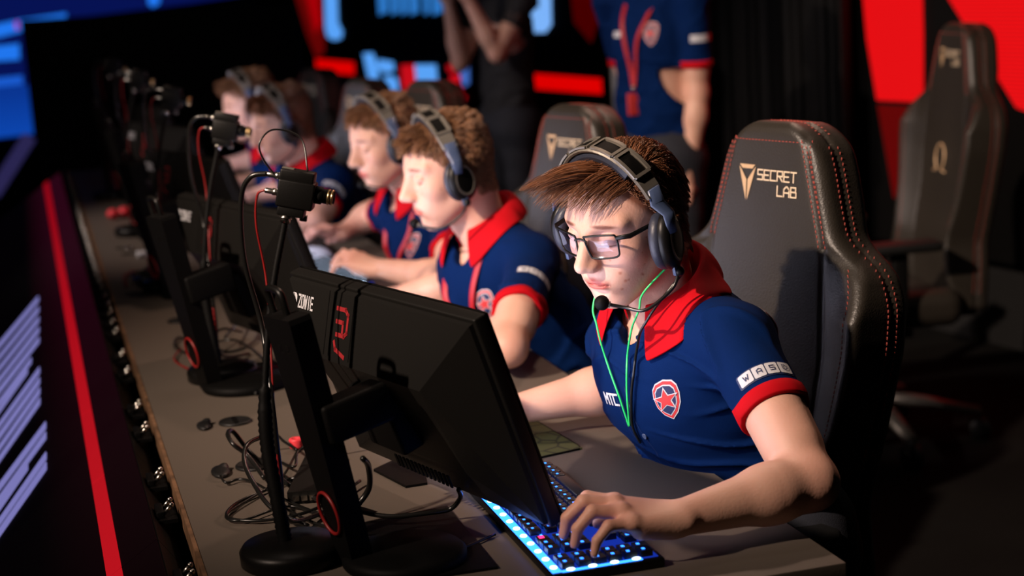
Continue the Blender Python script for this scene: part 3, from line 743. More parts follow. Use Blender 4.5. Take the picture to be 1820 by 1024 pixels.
# ------------------------------------------------------------------ headset and glasses (built in the head's own frame)
def headset(hm, label, p={}):
    root = empty('headset', hm.translation, label, 'headset', 'gaming headsets worn by the players')
    W_, H_, xf = .096, .132, p.get('xf', .006)
    def arc(th, r=0): return Vector((xf + .012 * math.sin(th), (W_ + r) * math.cos(th), -.005 + (H_ + r) * math.sin(th)))
    def band(name, t0, t1, w, th, mt, n=22, r=0, par=None):
        vs = []; fs = []; 
        for i in range(n + 1):
            a = t0 + (t1 - t0) * i / n; c = arc(a, r); nd = Vector((0, math.cos(a), math.sin(a)))
            ww = w(a) if callable(w) else w
            pr = [(-ww / 2, 0), (-ww / 2 + .002, th / 2), (ww / 2 - .002, th / 2), (ww / 2, 0), (ww / 2 - .002, -th / 2), (-ww / 2 + .002, -th / 2)]
            vs += [hm @ (c + Vector((1, 0, 0)) * x + nd * y) for x, y in pr]
        for i in range(n):
            for k in range(6): fs.append((i * 6 + k, i * 6 + (k + 1) % 6, (i + 1) * 6 + (k + 1) % 6, (i + 1) * 6 + k))
        fs.append(tuple(range(6))[::-1]); fs.append(tuple(n * 6 + k for k in range(6)))
        return put(name, smooth(mesh_from(vs, fs), False), mt, par or root)
    hb = band('headband', .45, math.pi - .45, lambda a: .030 + .010 * math.sin(a), .006, M['gun'])
    band('headband_pad', .85, math.pi - .85, .034, .014, M['cush'], r=-.011, par=hb)
    # slotted metal frames on the outside of the band
    for a0, a1 in ((.74, 1.10), (1.16, 1.52), (1.62, 1.98), (2.04, 2.40)):
        mb = MB(); n = 10
        for sx, w in ((-.0165, .006), (.0165, .006)):
            for i in range(n):
                a, b_ = a0 + (a1 - a0) * i / n, a0 + (a1 - a0) * (i + 1) / n
                P_ = [arc(a, .0035), arc(b_, .0035), arc(b_, .0065), arc(a, .0065)]
                vs = [hm @ (q + Vector((sx + d, 0, 0))) for d in (-w / 2, w / 2) for q in P_]
                mb._add(vs, [(0, 1, 2, 3), (7, 6, 5, 4), (0, 4, 5, 1), (3, 2, 6, 7), (0, 3, 7, 4), (1, 5, 6, 2)])
        for a in (a0, a1):
            P_ = [arc(a - .02, .0035), arc(a + .02, .0035), arc(a + .02, .0065), arc(a - .02, .0065)]
            vs = [hm @ (q + Vector((d, 0, 0))) for d in (-.0165, .0165) for q in P_]
            mb._add(vs, [(0, 1, 2, 3), (7, 6, 5, 4), (0, 4, 5, 1), (3, 2, 6, 7), (0, 3, 7, 4), (1, 5, 6, 2)])
        mb.build('slotted_frame', M['gun'], hb); mb = MB()
        for i in range(n):
            a, b_ = a0 + .02 + (a1 - a0 - .04) * i / n, a0 + .02 + (a1 - a0 - .04) * (i + 1) / n
            P_ = [arc(a, .0036), arc(b_, .0036), arc(b_, .0046), arc(a, .0046)]; vs = [hm @ (q + Vector((d, 0, 0))) for d in (-.0105, .0105) for q in P_]
            mb._add(vs, [(0, 1, 2, 3), (7, 6, 5, 4), (0, 4, 5, 1), (3, 2, 6, 7), (0, 3, 7, 4), (1, 5, 6, 2)])
        mb.build('slot_recess', M['blackm'], hb)  # black slab stands for the shade inside the slot
    for s in (1, -1):
        c = Vector((xf + .010, s * .086, -.018)); Rx = Matrix.Rotation(-s * math.pi / 2, 4, 'X'); Mx = hm @ Matrix.Translation(c) @ Matrix.Rotation(s * math.radians(20), 4, 'Z') @ Rx @ Matrix.Diagonal((.86, 1.12, .72, 1))
        b = MB(); b.lathe([(.020, .006), (.036, .006), (.039, .010), (.040, .018), (.037, .027), (.028, .033), (.012, .035), (.001, .035)], M=Mx, seg=40)
        cup = b.build('ear_cup', M['blackp'], root)
        b = MB(); b.tube([Mx @ Vector((.030 * math.cos(a), .030 * math.sin(a), .0)) for a in [2 * math.pi * k / 40 for k in range(40)]], .0105, 10, closed=True); b.build('ear_cushion', M['cush'], cup)
        b = MB(); b.lathe([(.030, .0275), (.031, .030), (.027, .0345), (.026, .0335)], M=Mx, seg=40); b.build('trim_ring', M['gun'], cup)
        # yoke from the band down to the cup
        b = MB(); e = arc(.45 if s > 0 else math.pi - .45)
        b.tube([hm @ (e + Vector((0, 0, .012))), hm @ (e + Vector((0, s * .002, -.012))), hm @ Vector((xf + .010, s * .110, .028)), hm @ Vector((xf + .014, s * .114, .000))], [(.013, .0035), (.015, .004), (.012, .0035), (.009, .003)], 10, flat=tuple(hm.to_3x3() @ Vector((1, 0, 0))))
        b.build('yoke', M['blueband'], root)
        b = MB(); b.box((0, 0, 0), (.014, .006, .020), hm @ Matrix.Translation((xf + .014, s * .106, -.058)), bev=.001); b.build('slide_clip', M['blueband'], cup)
    # boom microphone on the left cup
    mp = p.get('boom', [(xf + .014, .108, -.064), (xf + .03, .104, -.084), (xf + .07, .082, -.102), (.098, .050, -.098), (.112, .030, -.088)])
    b = MB(); b.tube(spline([hm @ Vector(q) for q in mp], 8), .0028, 8); bm_ = b.build('microphone_boom', M['cable'], root)
    b = MB(); b.tube([hm @ (Vector(mp[-2]) * .18 + Vector(mp[-1]) * .82), hm @ Vector(mp[-1])], .0048, 12); b.build('boom_tip', M['gun'], bm_)
    tip = hm @ (Vector(mp[-1]) + (Vector(mp[-1]) - Vector(mp[-2])).normalized() * .008); b = MB(); b.ball(tip, .0115); b.build('foam_windscreen', M['blackm'], bm_)
    b = MB(); b.ball(hm @ Vector((xf + .012, .108, -.064)), .008); b.build('boom_joint', M['blackp'], root)
    return root
def glasses(hm, label):
    root = empty('eyeglasses', hm @ Vector((.1, 0, 0)), label, 'glasses')
    def P_(s, x, z):   # x outward from the nose, wraps back slightly
        return hm @ Vector((.1055 - .014 * (x / .05) ** 2 + z * .08, s * (.0085 + x * .92), z * 1.05))
    for s in (1, -1):
        out = [(-.0, .012), (.006, .0165), (.046, .0175), (.0525, .014), (.0525, -.004), (.047, -.017), (.012, -.018), (.004, -.012)]
        loop = spline([P_(s, a, b) for a, b in out], 5, True)
        b = MB(); b.tube(loop, .0016, 8, closed=True); rim = b.build('rim', M['blackp'], root)
        b = MB(); vs = loop; n = len(vs); cen = sum(vs, Vector()) / n; fd = (hm.to_3x3() @ Vector((1, 0, 0)))
        b._add([cen + fd * .0003] + [v + fd * .0003 for v in vs] + [cen - fd * .0006] + [v - fd * .0006 for v in vs],
               [(0, 1 + k, 1 + (k + 1) % n) for k in range(n)] + [(n + 1, n + 2 + (k + 1) % n, n + 2 + k) for k in range(n)] + [(1 + k, n + 2 + k, n + 2 + (k + 1) % n, 1 + (k + 1) % n) for k in range(n)], sm=True)
        b.build('lens', M['glass'], root)
        b = MB(); b.tube([P_(s, .052, .012), hm @ Vector((.078, s * .0735, .012)), hm @ Vector((.03, s * .0785, .010)), hm @ Vector((-.005, s * .0805, .006)), hm @ Vector((-.03, s * .080, -.012))], [(.0022, .0034), (.0018, .0040), (.0012, .0034), (.0012, .003), (.0012, .003)], 8, flat=tuple(hm.to_3x3() @ Vector((0, 1, 0))))
        b.build('temple_arm', M['blackp'], root)
    b = MB(); b.tube(spline([P_(-1, .003, .008), hm @ Vector((.106, 0, .0115)), P_(1, .003, .008)], 6), .0016, 8); b.build('bridge', M['blackp'], root)
    for s in (1, -1): b = MB(); b.ball(hm @ Vector((.100, s * .0095, -.003)), (.002, .0012, .004)); b.build('nose_pad', M['glass'], root)
    return root
# ------------------------------------------------------------------ the hall and its screens
def struct(name, b, mt): o = b.build(name, mt); o['kind'] = 'structure'; return o
b = MB(); b.box((2, 6, -.06), (16, 22, .12)); struct('floor', b, M['floor'])
b = MB(); b.box((-6, 6, 2.5), (.1, 22, 5.2)); struct('wall_left', b, M['drape'])
b = MB(); b.box((2, 17, 2.5), (16, .1, 5.2)); struct('wall_back', b, M['drape'])
b = MB(); b.box((7.5, 6, 2.5), (.1, 22, 5.2)); struct('wall_right', b, M['drape'])
WD = Vector((-.142, .99, 0)).normalized(); WN = Vector((-WD.y, WD.x, 0)); WN = WN if WN.x < 0 else -WN; WP = Vector((3.6, 4, 0))
def onwall(px, py, lift=0):
    r = Vector(RW @ nrm([px - 910, py - 512, FPX])); q = WP + WN * lift; C_ = Vector(CAMP); return C_ + r * ((q - C_).dot(WN) / r.dot(WN))
def wall_poly(name, pts, mt, parent, lift=.004, th=.004):
    b = MB(); P_ = [onwall(x, y, lift) for x, y in pts]; n = len(P_)
    vs = P_ + [p - WN * th for p in P_]
    b._add(vs, [tuple(range(n)), tuple(range(n, 2 * n))[::-1]] + [(i, n + i, n + (i + 1) % n, (i + 1) % n) for i in range(n)]); return b.build(name, mt, parent)
def wbox(b, s0, s1, z0, z1, d0, d1):
    """box on the wall: s along, z up, d out of the wall"""
    vs = [WP + WD * s + WN * d + Vector((0, 0, z)) for s in (s0, s1) for d in (d0, d1) for z in (z0, z1)]
    b._add(vs, [(0, 1, 3, 2), (4, 6, 7, 5), (0, 4, 5, 1), (2, 3, 7, 6), (0, 2, 6, 4), (1, 5, 7, 3)]); return b
def sw(p): return (p - WP).dot(WD)
b = MB(); wbox(b, -4, 13, 0, 5, -.16, -.10); struct('wall_behind_players', b, M['drape'])
def led(name, col, st, scale=260, amt=.35, axis='Z'):
    m = glow(name, col, st); nt = m.node_tree; N = nt.nodes; L = nt.links; b_ = N['Principled BSDF']
    tc = N.new('ShaderNodeTexCoord'); w = N.new('ShaderNodeTexWave'); w.bands_direction = axis; w.inputs['Scale'].default_value = scale
    L.new(tc.outputs['Object'], w.inputs['Vector']); mr = N.new('ShaderNodeMapRange'); mr.inputs[3].default_value = st * (1 - amt); mr.inputs[4].default_value = st * (1 + amt)
    L.new(w.outputs[1], mr.inputs[0]); L.new(mr.outputs[0], b_.inputs['Emission Strength']); return m
RED = led('led_red', (.78, .004, .006), 1.0, 22, .22); DRED = led('led_dim_red', (.11, .001, .001), 1.0, 22, .3); VRED = glow('led_deep_red', (.055, .0, .0), 1)
BLU = glow('led_sky_blue', (.10, .36, .92), 1.0); BLU2 = glow('led_pale_blue', (.20, .45, .95), 1.0); REDB = glow('led_bar_red', (.72, .0, .0), 1); REDT = glow('led_red_text', (.55, .004, .01), 1)
# right-hand red screen, cabinets and graphics
rs = empty('led_screen', onwall(1660, 180) - WN * .0, 'large red glowing screen behind the empty gaming chair at far right', 'screen')
s0, s1 = sw(onwall(1835, 10)) - 1.2, sw(onwall(1523, 10)); s0, s1 = min(s0, s1), max(s0, s1)
b = MB(); wbox(b, s0, s1, .35, 3.6, -.10, -.004); b.build('cabinet', M['blackm'], rs)
wall_poly('lit_panel', [(1523, -120), (1636, -120), (1640, 60), (1640, 182), (1558, 178), (1540, 70)], RED, rs)
wall_poly('lit_panel', [(1668, -30), (1640, -120), (2050, -120), (2050, 215), (1846, 206), (1806, 192)], RED, rs)
wall_poly('dim_panel', [(1559, 186), (1641, 190), (1660, 350), (1588, 352)], DRED, rs)
wall_poly('dim_panel', [(1830, 208), (2050, 222), (2050, 360), (1930, 360)], DRED, rs)
# scoreboard screen
sb = empty('led_screen', onwall(800, 130), 'black scoreboard screen with pale blue symbols and short red bars behind the players', 'screen')
s0, s1 = sorted((sw(onwall(1108, 60)), sw(onwall(528, 60)))); b = MB(); wbox(b, s0, s1, .30, 3.6, -.10, -.004); b.build('cabinet', M['blackm'], sb)
wp = wall_poly
wp('red_corner', [(500, -90), (566, -90), (574, 30), (576, 92), (562, 104), (545, 60)], DRED, sb); wp('red_corner', [(530, -60), (562, -60), (570, 40), (560, 60)], glow('led_mid_red', (.35, 0, .002), 1), sb, .006)
wp('red_bar', [(561, 105), (628, 111), (629, 133), (563, 127)], REDB, sb); wp('red_bar', [(931, 130), (1086, 141), (1092, 169), (934, 157)], REDB, sb)
wp('side_stroke', [(575, -60), (597, -60), (600, 40), (608, 56), (606, 68), (594, 72), (582, 66), (578, 50)], BLU, sb)
for x0, x1 in ((669, 688), (692, 706), (709, 722), (725, 742), (750, 761), (765, 784)):
    wp('title_stroke', [(x0, -30), (x1, -30), (x1 + 2, 21), (x0 + 4, 27)], glow('led_title_blue', (.025, .17, .52), 1), sb)
for q in ([(920, -60), (942, -60), (948, 14), (940, 50), (930, 34)], [(958, -60), (977, -60), (979, 44), (969, 58), (958, 30)], [(948, 14), (958, 14), (969, 58), (942, 58), (936, 46)]): wp('score_digit', q, BLU2, sb)
for q in ([(645, 95), (662, 94), (672, 120), (672, 150), (660, 156), (652, 128)], [(672, 106), (698, 110), (700, 126), (684, 130), (672, 122)], [(684, 134), (704, 138), (708, 160), (690, 164), (684, 150)]): wp('side_name', q, BLU, sb)
wp('team_mark', [(712, 116), (736, 115), (742, 162), (722, 166), (714, 150)], REDT, sb); wp('team_name', [(737, 115), (774, 115), (777, 150), (757, 166), (742, 160)], BLU, sb)
for q in ([(794, 116), (812, 115), (816, 126), (797, 128)], [(802, 132), (818, 133), (816, 148), (798, 146)], [(797, 152), (816, 153), (822, 162), (800, 162)], [(806, 168), (827, 171), (822, 186), (812, 184)]): wp('map_mark', q, REDT, sb)
wp('map_name', [(817, 115), (832, 115), (833, 148), (824, 154), (818, 134)], glow('led_dim_blue', (.05, .14, .5), 1), sb)
wp('red_shade', [(1008, -60), (1066, -60), (1068, 20), (1050, 76), (1020, 40)], VRED, sb)
# black drape between the two screens
b = MB(); vs = []; fs = []; a0, a1 = sw(onwall(1108, 100)), sw(onwall(1540, 100)); n = 90
for i in range(n + 1):
    t = i / n; s_ = a0 + (a1 - a0) * t; d = .10 + .045 * math.sin(t * 70) + .02 * math.sin(t * 31)
    for z in (.02, 3.6): vs.append(WP + WD * s_ + WN * d + Vector((0, 0, z)))
for i in range(n): fs.append((2 * i, 2 * i + 2, 2 * i + 3, 2 * i + 1))
b._add(vs, fs, sm=True); o = b.build('stage_curtain', M['drape']); md = o.modifiers.new('t', 'SOLIDIFY'); md.thickness = .01
tag(o, 'black pleated curtain hanging between the red screen and the scoreboard', 'curtain')
# far blue screen beyond the end of the desk, low black barrier before it
def ypl(px, py, Y): r = RW @ nrm([px - 910, py - 512, FPX]); return Vector(CAMP + r * (Y - CAMP[1]) / r[1])
def ypoly(name, pts, mt, parent, Y, th=.01):
    b = MB(); P_ = [ypl(x, y, Y) for x, y in pts]; n = len(P_)
    b._add(P_ + [p + Vector((0, th, 0)) for p in P_], [tuple(range(n))[::-1], tuple(range(n, 2 * n))] + [(i, (i + 1) % n, n + (i + 1) % n, n + i) for i in range(n)]); return b.build(name, mt, parent)
bs = empty('led_screen', ypl(20, 120, 12.5), 'dark blue screen with bright blue lines of text at far left', 'screen')
b = MB(); p0, p1 = ypl(-60, 250, 12.5), ypl(420, -80, 12.5); b.box(((p0.x + p1.x) / 2 - 1, 12.6, 1.35), (p1.x - p0.x + 2.2, .12, 3.0)); b.build('cabinet', M['blackm'], bs)
NV = glow('led_navy', (.002, .006, .085), 1); BB = glow('led_text_blue', (.015, .18, .85), 1); 
def gradglow(name, z0, z1, c0, c1, Y=None):
    m = glow(name, c1, 1); nt = m.node_tree; N = nt.nodes; L = nt.links; g = N.new('ShaderNodeNewGeometry'); sx = N.new('ShaderNodeSeparateXYZ'); L.new(g.outputs['Position'], sx.inputs[0])
    mr = N.new('ShaderNodeMapRange'); mr.inputs[1].default_value = z0; mr.inputs[2].default_value = z1; L.new(sx.outputs[2], mr.inputs[0]); mx = N.new('ShaderNodeMix'); mx.data_type = 'RGBA'
    mx.inputs[6].default_value = (*c0, 1); mx.inputs[7].default_value = (*c1, 1); L.new(mr.outputs[0], mx.inputs[0]); L.new(mx.outputs[2], N['Principled BSDF'].inputs['Emission Color']); return m
ypoly('picture', [(-80, -80), (460, -80), (460, -12), (340, 6), (60, 40), (60, 240), (-80, 256)], NV, bs, 12.5)
ypoly('bright_patch', [(-80, 160), (60, 150), (60, 238), (-80, 254)], gradglow('led_blue_gradient', ypl(20, 245, 12.4).z, ypl(20, 165, 12.4).z, (.004, .06, .42), (.003, .035, .28)), bs, 12.47)
ypoly('text_line', [(-80, 60), (0, 42), (30, 36), (118, 23), (118, 33), (50, 44), (44, 54), (0, 66), (-80, 82)], BB, bs, 12.46)
ypoly('text_line', [(-80, 90), (34, 78), (35, 106), (-80, 114)], BB, bs, 12.46); ypoly('text_line', [(-80, 146), (40, 134), (41, 150), (-80, 162)], glow('led_text_blue_dim', (.01, .10, .6), 1), bs, 12.46)
ypoly('sponsor_mark', [(262, -10), (284, -12), (284, 6), (272, 13), (264, 8)], BB, bs, 12.46); ypoly('accent_mark', [(26, 38), (34, 38), (34, 52), (27, 52)], glow('led_magenta', (.35, .01, .25), 1), bs, 12.45)
b = MB(); q = [ypl(38, 70, 11), ypl(60, 236, 11), ypl(760, -40, 11)]; x0 = ypl(44, 100, 11).x; z1 = ypl(200, 26, 11).z
x1 = ypl(532, 60, 11).x; b.box(((x0 + x1) / 2, 11.1, z1 / 2), (x1 - x0, .2, z1), bev=.01); o = b.build('stage_barrier', M['blackm']); tag(o, 'tall matte black partition at the far end of the stage', 'partition')
b = MB(); p0, p1 = ypl(53, 243, 10.6), ypl(-12, 345, 10.6); b.tube([p0, p1], .055, 4); o = b.build('reflection_strip', glow('reflection_violet', (.022, .018, .075), 1)); tag(o, 'dim violet reflection built as a glowing strip, slanting down below the blue screen at far left', 'reflection')  # floor reflection built as a glowing tube

# ------------------------------------------------------------------ long desk with its slanted screen front
DX0, DX1, DY0, DY1, DZ = .165, .952, 1.889, 7.9, .75
desk = empty('gaming_desk', ((DX0 + DX1) / 2, (DY0 + DY1) / 2, 0), 'long grey desk running past all the players', 'desk')
b = MB(); b.box(((DX0 + DX1) / 2, (DY0 + DY1) / 2, DZ - .014), (DX1 - DX0, DY1 - DY0, .028), bev=.0015); b.build('tabletop', M['desk'], desk)
b = MB(); b.box((DX0 - .003, (DY0 + DY1) / 2, DZ - .014), (.006, DY1 - DY0 - .004, .030)); b.build('worn_edge_strip', M['edge'], desk)
for k in range(6):
    b = MB(); y = 2.0 + k * 1.15
    for x in (.25, .87): b.box((x, y, .361), (.05, .05, .722))
    b.box((.56, y, .70), (.66, .04, .04)); b.build('leg_frame', M['blackm'], desk)
SL = 1.5; LX, LZ = .113, .752
LN = Vector((-1, 0, SL)).normalized(); LN = Vector((-1 / math.hypot(1, SL), 0, SL / math.hypot(1, SL)))
LD = Vector((-SL, 0, -1)).normalized()
def onled(px, py): r = Vector(RW @ nrm([px - 910, py - 512, FPX])); C_ = Vector(CAMP); q = Vector((LX, 0, LZ)); return C_ + r * ((q - C_).dot(LN) / r.dot(LN))
LEDB = led('led_front_dark', (.0045, .0008, .0018), 1, 90, .3, 'Z')
def ymix(name, y0, y1, c0, c1):
    m = glow(name, c1, 1); nt = m.node_tree; N = nt.nodes; L = nt.links; g = N.new('ShaderNodeNewGeometry'); sx = N.new('ShaderNodeSeparateXYZ'); L.new(g.outputs['Position'], sx.inputs[0])
    mr = N.new('ShaderNodeMapRange'); mr.inputs[1].default_value = y0; mr.inputs[2].default_value = y1; L.new(sx.outputs[1], mr.inputs[0]); mx = N.new('ShaderNodeMix'); mx.data_type = 'RGBA'
    mx.inputs[6].default_value = (*c0, 1); mx.inputs[7].default_value = (*c1, 1); L.new(mr.outputs[0], mx.inputs[0])
    if name == 'led_front':
        m3 = N.new('ShaderNodeMapRange'); m3.inputs[1].default_value = -.06; m3.inputs[2].default_value = .06; L.new(sx.outputs[0], m3.inputs[0]); m4 = N.new('ShaderNodeMix'); m4.data_type = 'RGBA'; m4.inputs[6].default_value = (.0006, .0003, .0006, 1)
        L.new(m3.outputs[0], m4.inputs[0]); L.new(mx.outputs[2], m4.inputs[7]); mx = m4
    L.new(mx.outputs[2], N['Principled BSDF'].inputs['Emission Color'])
    w = N.new('ShaderNodeTexWave'); w.bands_direction = 'Y'; w.inputs['Scale'].default_value = 95; L.new(g.outputs['Position'], w.inputs['Vector'])
    m2 = N.new('ShaderNodeMapRange'); m2.inputs[3].default_value = .7; m2.inputs[4].default_value = 1.3; L.new(w.outputs[1], m2.inputs[0]); L.new(m2.outputs[0], N['Principled BSDF'].inputs['Emission Strength']); return m
FACE = ymix('led_front', 2.2, 6.5, (.0025, .0005, .0009), (.022, .0015, .007)); LINE = ymix('led_line_red', 2.0, 6.0, (.50, .006, .012), (.30, .002, .008)); LIL = led('led_lilac', (.19, .18, .46), 1, 150, .10)
def ledquad(b, s0, s1, y0, y1, lift, th=.003):
    O = Vector((LX, 0, LZ))
    vs = [O + LD * s + LN * d + Vector((0, y, 0)) for s in (s0, s1) for d in (lift - th, lift) for y in (y0, y1)]
    return b._add(vs, [(0, 1, 3, 2), (4, 6, 7, 5), (0, 4, 5, 1), (2, 3, 7, 6), (0, 2, 6, 4), (1, 5, 7, 3)])
fas = empty('screen_fascia', (LX - .17, 4.6, .35), 'long slanted screen front below the desk edge with a red line and lilac lettering', 'screen')
for k in range(12):
    y0 = 1.9 + k * .5
    b = MB(); ledquad(b, 0, .50, y0 + .001, y0 + .499, -.003, .06); mo = b.build('screen_module', M['blackm'], fas)
    b = MB(); ledquad(b, .002, .498, y0 + .0015, y0 + .4985, 0, .003); b.build('screen_face', FACE, mo)
    u = .0432 * math.hypot(1, SL); b = MB(); ledquad(b, u - .013, u + .013, y0 + .0015, y0 + .4985, .0015, .0015); b.build('red_line', LINE, mo)
    for dy in (.10, .23, .36, .48) if k > 3 else (.16, .34):   # latches joining cabinet and desk
        b = MB(); b.box((.138, y0 + dy, .735), (.030, .070, .006)); b.box((.128, y0 + dy, .742), (.012, .05, .014), bev=.002)
        for q in (-.014, .014): b.tube([(.132, y0 + dy + q, .740), (.146, y0 + dy + q - .004, .756)], .0032, 10, mi=1); b.ball((.146, y0 + dy + q - .004, .756), .0042, mi=1)
        b.build('latch', [M['blackm'], M['steel']], mo)
def cr(x, y): return onled(x / 1.414, 300 + y / 1.414) + LN * .004
for i in range(17):
    if i in (11,): continue
    yr = 322 + i * 25.5 + (10 if i > 10 else 0); yl = 462 + i * 31; xr = 98 + (14 if i > 10 else 0) + i * .4; th = 12 + i * .35
    gap = 0 if i % 4 else 6
    if i in (5, 6): xr -= 30 * (i - 3) / 3; yr += 26
    if i == 14: xr -= 46; yr += 52
    q = [cr(xr, yr), cr(xr, yr + th), cr(-110, yl + th + 110), cr(-110, yl + 114 - gap)]
    b = MB(); b._add(q + [p - LN * .003 for p in q], [(0, 1, 2, 3), (7, 6, 5, 4), (0, 4, 5, 1), (1, 5, 6, 2), (2, 6, 7, 3), (3, 7, 4, 0)]); b.build('lilac_stroke', LIL, fas)
# ------------------------------------------------------------------ gaming chair
def make_chair():
    """local frame: x forwards, y to the chair's left, z up, origin on the floor"""
    parts = {}
    hw = lambda z: np.interp(z, [-.02, .10, .20, .33, .47, .545, .60, .635, .70, .76, .80, .83], [.235, .225, .205, .235, .262, .262, .235, .165, .142, .124, .105, .05])
    inn = lambda z: np.interp(z, [0, .2, .45, .60, .63, .72, .80, .85], [.125, .125, .150, .142, .138, .112, .088, .06])
    F = Field((-.16, -.31, -.05), (.13, .31, .88), .0050)
    X, Y, Z = F.ax[0][:, None, None], F.ax[1][None, :, None], F.ax[2][None, None, :]
    ay = np.abs(Y); z1 = np.broadcast_to(Z, (1, 1, len(F.ax[2])))
    H = hw(z1).astype(np.float32); I_ = inn(z1).astype(np.float32)
    k = np.ones(9) / 9; H = np.convolve(np.pad(H.ravel(), 4, 'edge'), k, 'valid')[None, None, :]
    bol = np.clip((ay - I_) / np.maximum(.02, (H - I_)), 0, 1); amt = .055 * np.clip((.62 - Z) / .10, 0, 1) * np.clip((Z + .02) / .12, .35, 1)
    xf = bol ** 1.2 * amt + .010 * np.cos(np.clip(ay / .2, 0, 1) * 1.5) + .018 * np.exp(-((Z - .18) / .12) ** 2) * (ay < 9)
    thick = .085 + .012 * np.clip((Z - .6) / .1, 0, 1)
    d1 = (ay - H) * .9; d2 = X - xf; d3 = -(X + thick); d4 = Z - .83; d5 = -Z
    r = .022; q = [np.maximum(t + r, 0) for t in (d1, np.maximum(d2, d3), np.maximum(d4, d5))]
    d = np.sqrt(q[0] ** 2 + q[1] ** 2 + q[2] ** 2) + np.minimum(np.maximum(np.maximum(d1, np.maximum(d2, d3)), np.maximum(d4, d5)) + r, 0) - r
    front = np.clip((X - xf + .02) / .02, 0, 1)
    d = d + .0045 * np.exp(-((ay - I_) / .0045) ** 2) * front
    d = d + .0045 * np.exp(-((Z - (.625 - (ay - .14) * .35)) / .0045) ** 2) * front * (ay > I_)
    d = d + .004 * np.exp(-((X + .040) / .004) ** 2) * (ay > H - .03) + .0035 * np.exp(-((X + .040) / .004) ** 2) * (Z > .79)
    F.d = np.minimum(d, .06).astype(np.float32)
    V, Fq, L = F.mesh()
    RB = Matrix.Translation((-.205, 0, .425)) @ Matrix.Rotation(math.radians(-6), 4, 'Y')
    A = np.array(RB); V = V @ A[:3, :3].T + A[:3, 3]
    root = empty('gaming_chair', (0, 0, 0), 'x', 'chair', 'black gaming chairs of the team')
    back = put('backrest', mesh_np('backrest', V, Fq), M['leather'], root, False); bv = bvh_np(V, Fq)
    R3 = RB.to_3x3(); fx, fy, fz = R3 @ Vector((1, 0, 0)), Vector((0, 1, 0)), R3 @ Vector((0, 0, 1))
    # stitches: short red dashes laid on the surface
    b = MB()
    def run(pts, n, dirn, step=.0082):
        P_ = [RB @ Vector(p) for p in pts]; L_ = 0; last = None; seg = []
        P_ = spline(P_, 24)
        acc = 0; prev = P_[0]; start = None; on = True
        for p in P_[1:]:
            dl = (p - prev).length; acc += dl
            if acc >= step:
                m_ = (p + prev) * .5; t = (p - prev).normalized()
                dv = R3 @ Vector(dirn); h = bv.ray_cast(m_ + dv * .09, -dv, .2)
                if h[0] is not None:
                    c = h[0] + h[1] * .0006 if h[1].dot(dv) > 0 else h[0] - h[1] * .0006
                    b.tube([c - t * .0026, c + t * .0026], .0007, 5)
                acc = 0
            prev = p
    zs = np.linspace(.03, .80, 40)
    for s in (1, -1):
        for off, lo_ in ((.007, .62), (-.007, .02 if False else .62)):
            run([(0, s * (float(inn(z)) + off), z) for z in np.linspace(lo_, .80, 14)], 0, (1, 0, 0))
        run([(0, s * (float(hw(z)) - .02), z) for z in np.linspace(.645, .79, 10)], 0, (1, 0, 0))
        for xo in (-.030, -.050):
            run([(xo, s * .2, z) for z in np.linspace(.05, .79, 40)], 0, (0, s, 0))
        run([(0, s * (float(hw(z)) - .030), z) for z in np.linspace(.10, .60, 24)], 0, (1, -s * .0, 0))
    run([(0, y, .797) for y in np.linspace(-.085, .085, 12)], 0, (1, 0, 0))
    for xo in (-.030, -.052): run([(xo, y, .82) for y in np.linspace(-.085, .085, 12)], 0, (0, 0, 1))
    put('red_stitching', b.mesh(), M['stitch'], back, False)['label'] = 'dotted red seam stitching'
    # embroidery
    c = RB @ Vector((0, -.046, .728)); e = []
    e.append(([(-.020, .026), (.020, .026), (.0135, .019), (-.0135, .019)], 0, 1)); e.append(([(-.022, .023), (-.0150, .016), (-.0015, -.0), (-.0015, -.036)], 0, 1)); e.append(([(.022, .023), (.0015, -.036), (.0015, 0), (.0150, .016)], 0, 1))
    put('gold_emblem', decal(e, c, fy, fz, fx, bv, .0012), [M['gold']], back, False)
    t = letters('SECRET', .0125, .0165, .0023, .30, -.020 - .008, .003, 0, 1) + letters('LAB', .0125, .0165, .0023, .30, .022, -.022, 0, 1)
    put('gold_lettering', decal(t, RB @ Vector((0, .010, .727)), fy, fz, fx, bv, .0014), [M['goldp']], back, False)
    om = [(.036 * math.cos(math.radians(a)), .040 * math.sin(math.radians(a))) for a in range(-55, 236, 15)]; b = MB()
    pts = [(.050, -.042), (.026, -.040)] + om + [(-.026, -.040), (-.050, -.042)]; P_ = []
    for y, z in pts:
        q = RB @ Vector((0, y * .9, .43 + z)); h = bv.ray_cast(q + fx * .09, -fx, .2); P_.append(h[0] + fx * .001 if h[0] else q)
    b.tube(spline(P_, 3), (.0028), 6); put('gold_omega', b.mesh(), M['gold'], back, False)
    t = letters('V/2020', .0050, .008, .0015, .5, -.02, -.004, 0, 1)
    put('woven_tag', decal(t, RB @ Vector((0, .195, .30)), fz, -fy, fx, bv, .0014, reach=.1), [M['goldp']], back, False)
    # seat
    F = Field((-.30, -.31, .33), (.33, .31, .58), .008)
    F.add(sbox((.03, 0, .43), (.25, .20, .045), .04), .03); 
    for s in (1, -1): F.add(sbox((.04, s * .225, .445), (.24, .05, .055), .045), .02)
    V, Fq, L = F.mesh(); put('seat', mesh_np('seat', V, Fq), M['leather'], root, False)
    b = MB(); b.box((-.22, 0, .42), (.10, .22, .05), bev=.01); b.box((-.235, .17, .47), (.08, .03, .14), bev=.01); b.box((-.235, -.17, .47), (.08, .03, .14), bev=.01); put('recline_bracket', b.mesh(), M['blackm'], root, False)
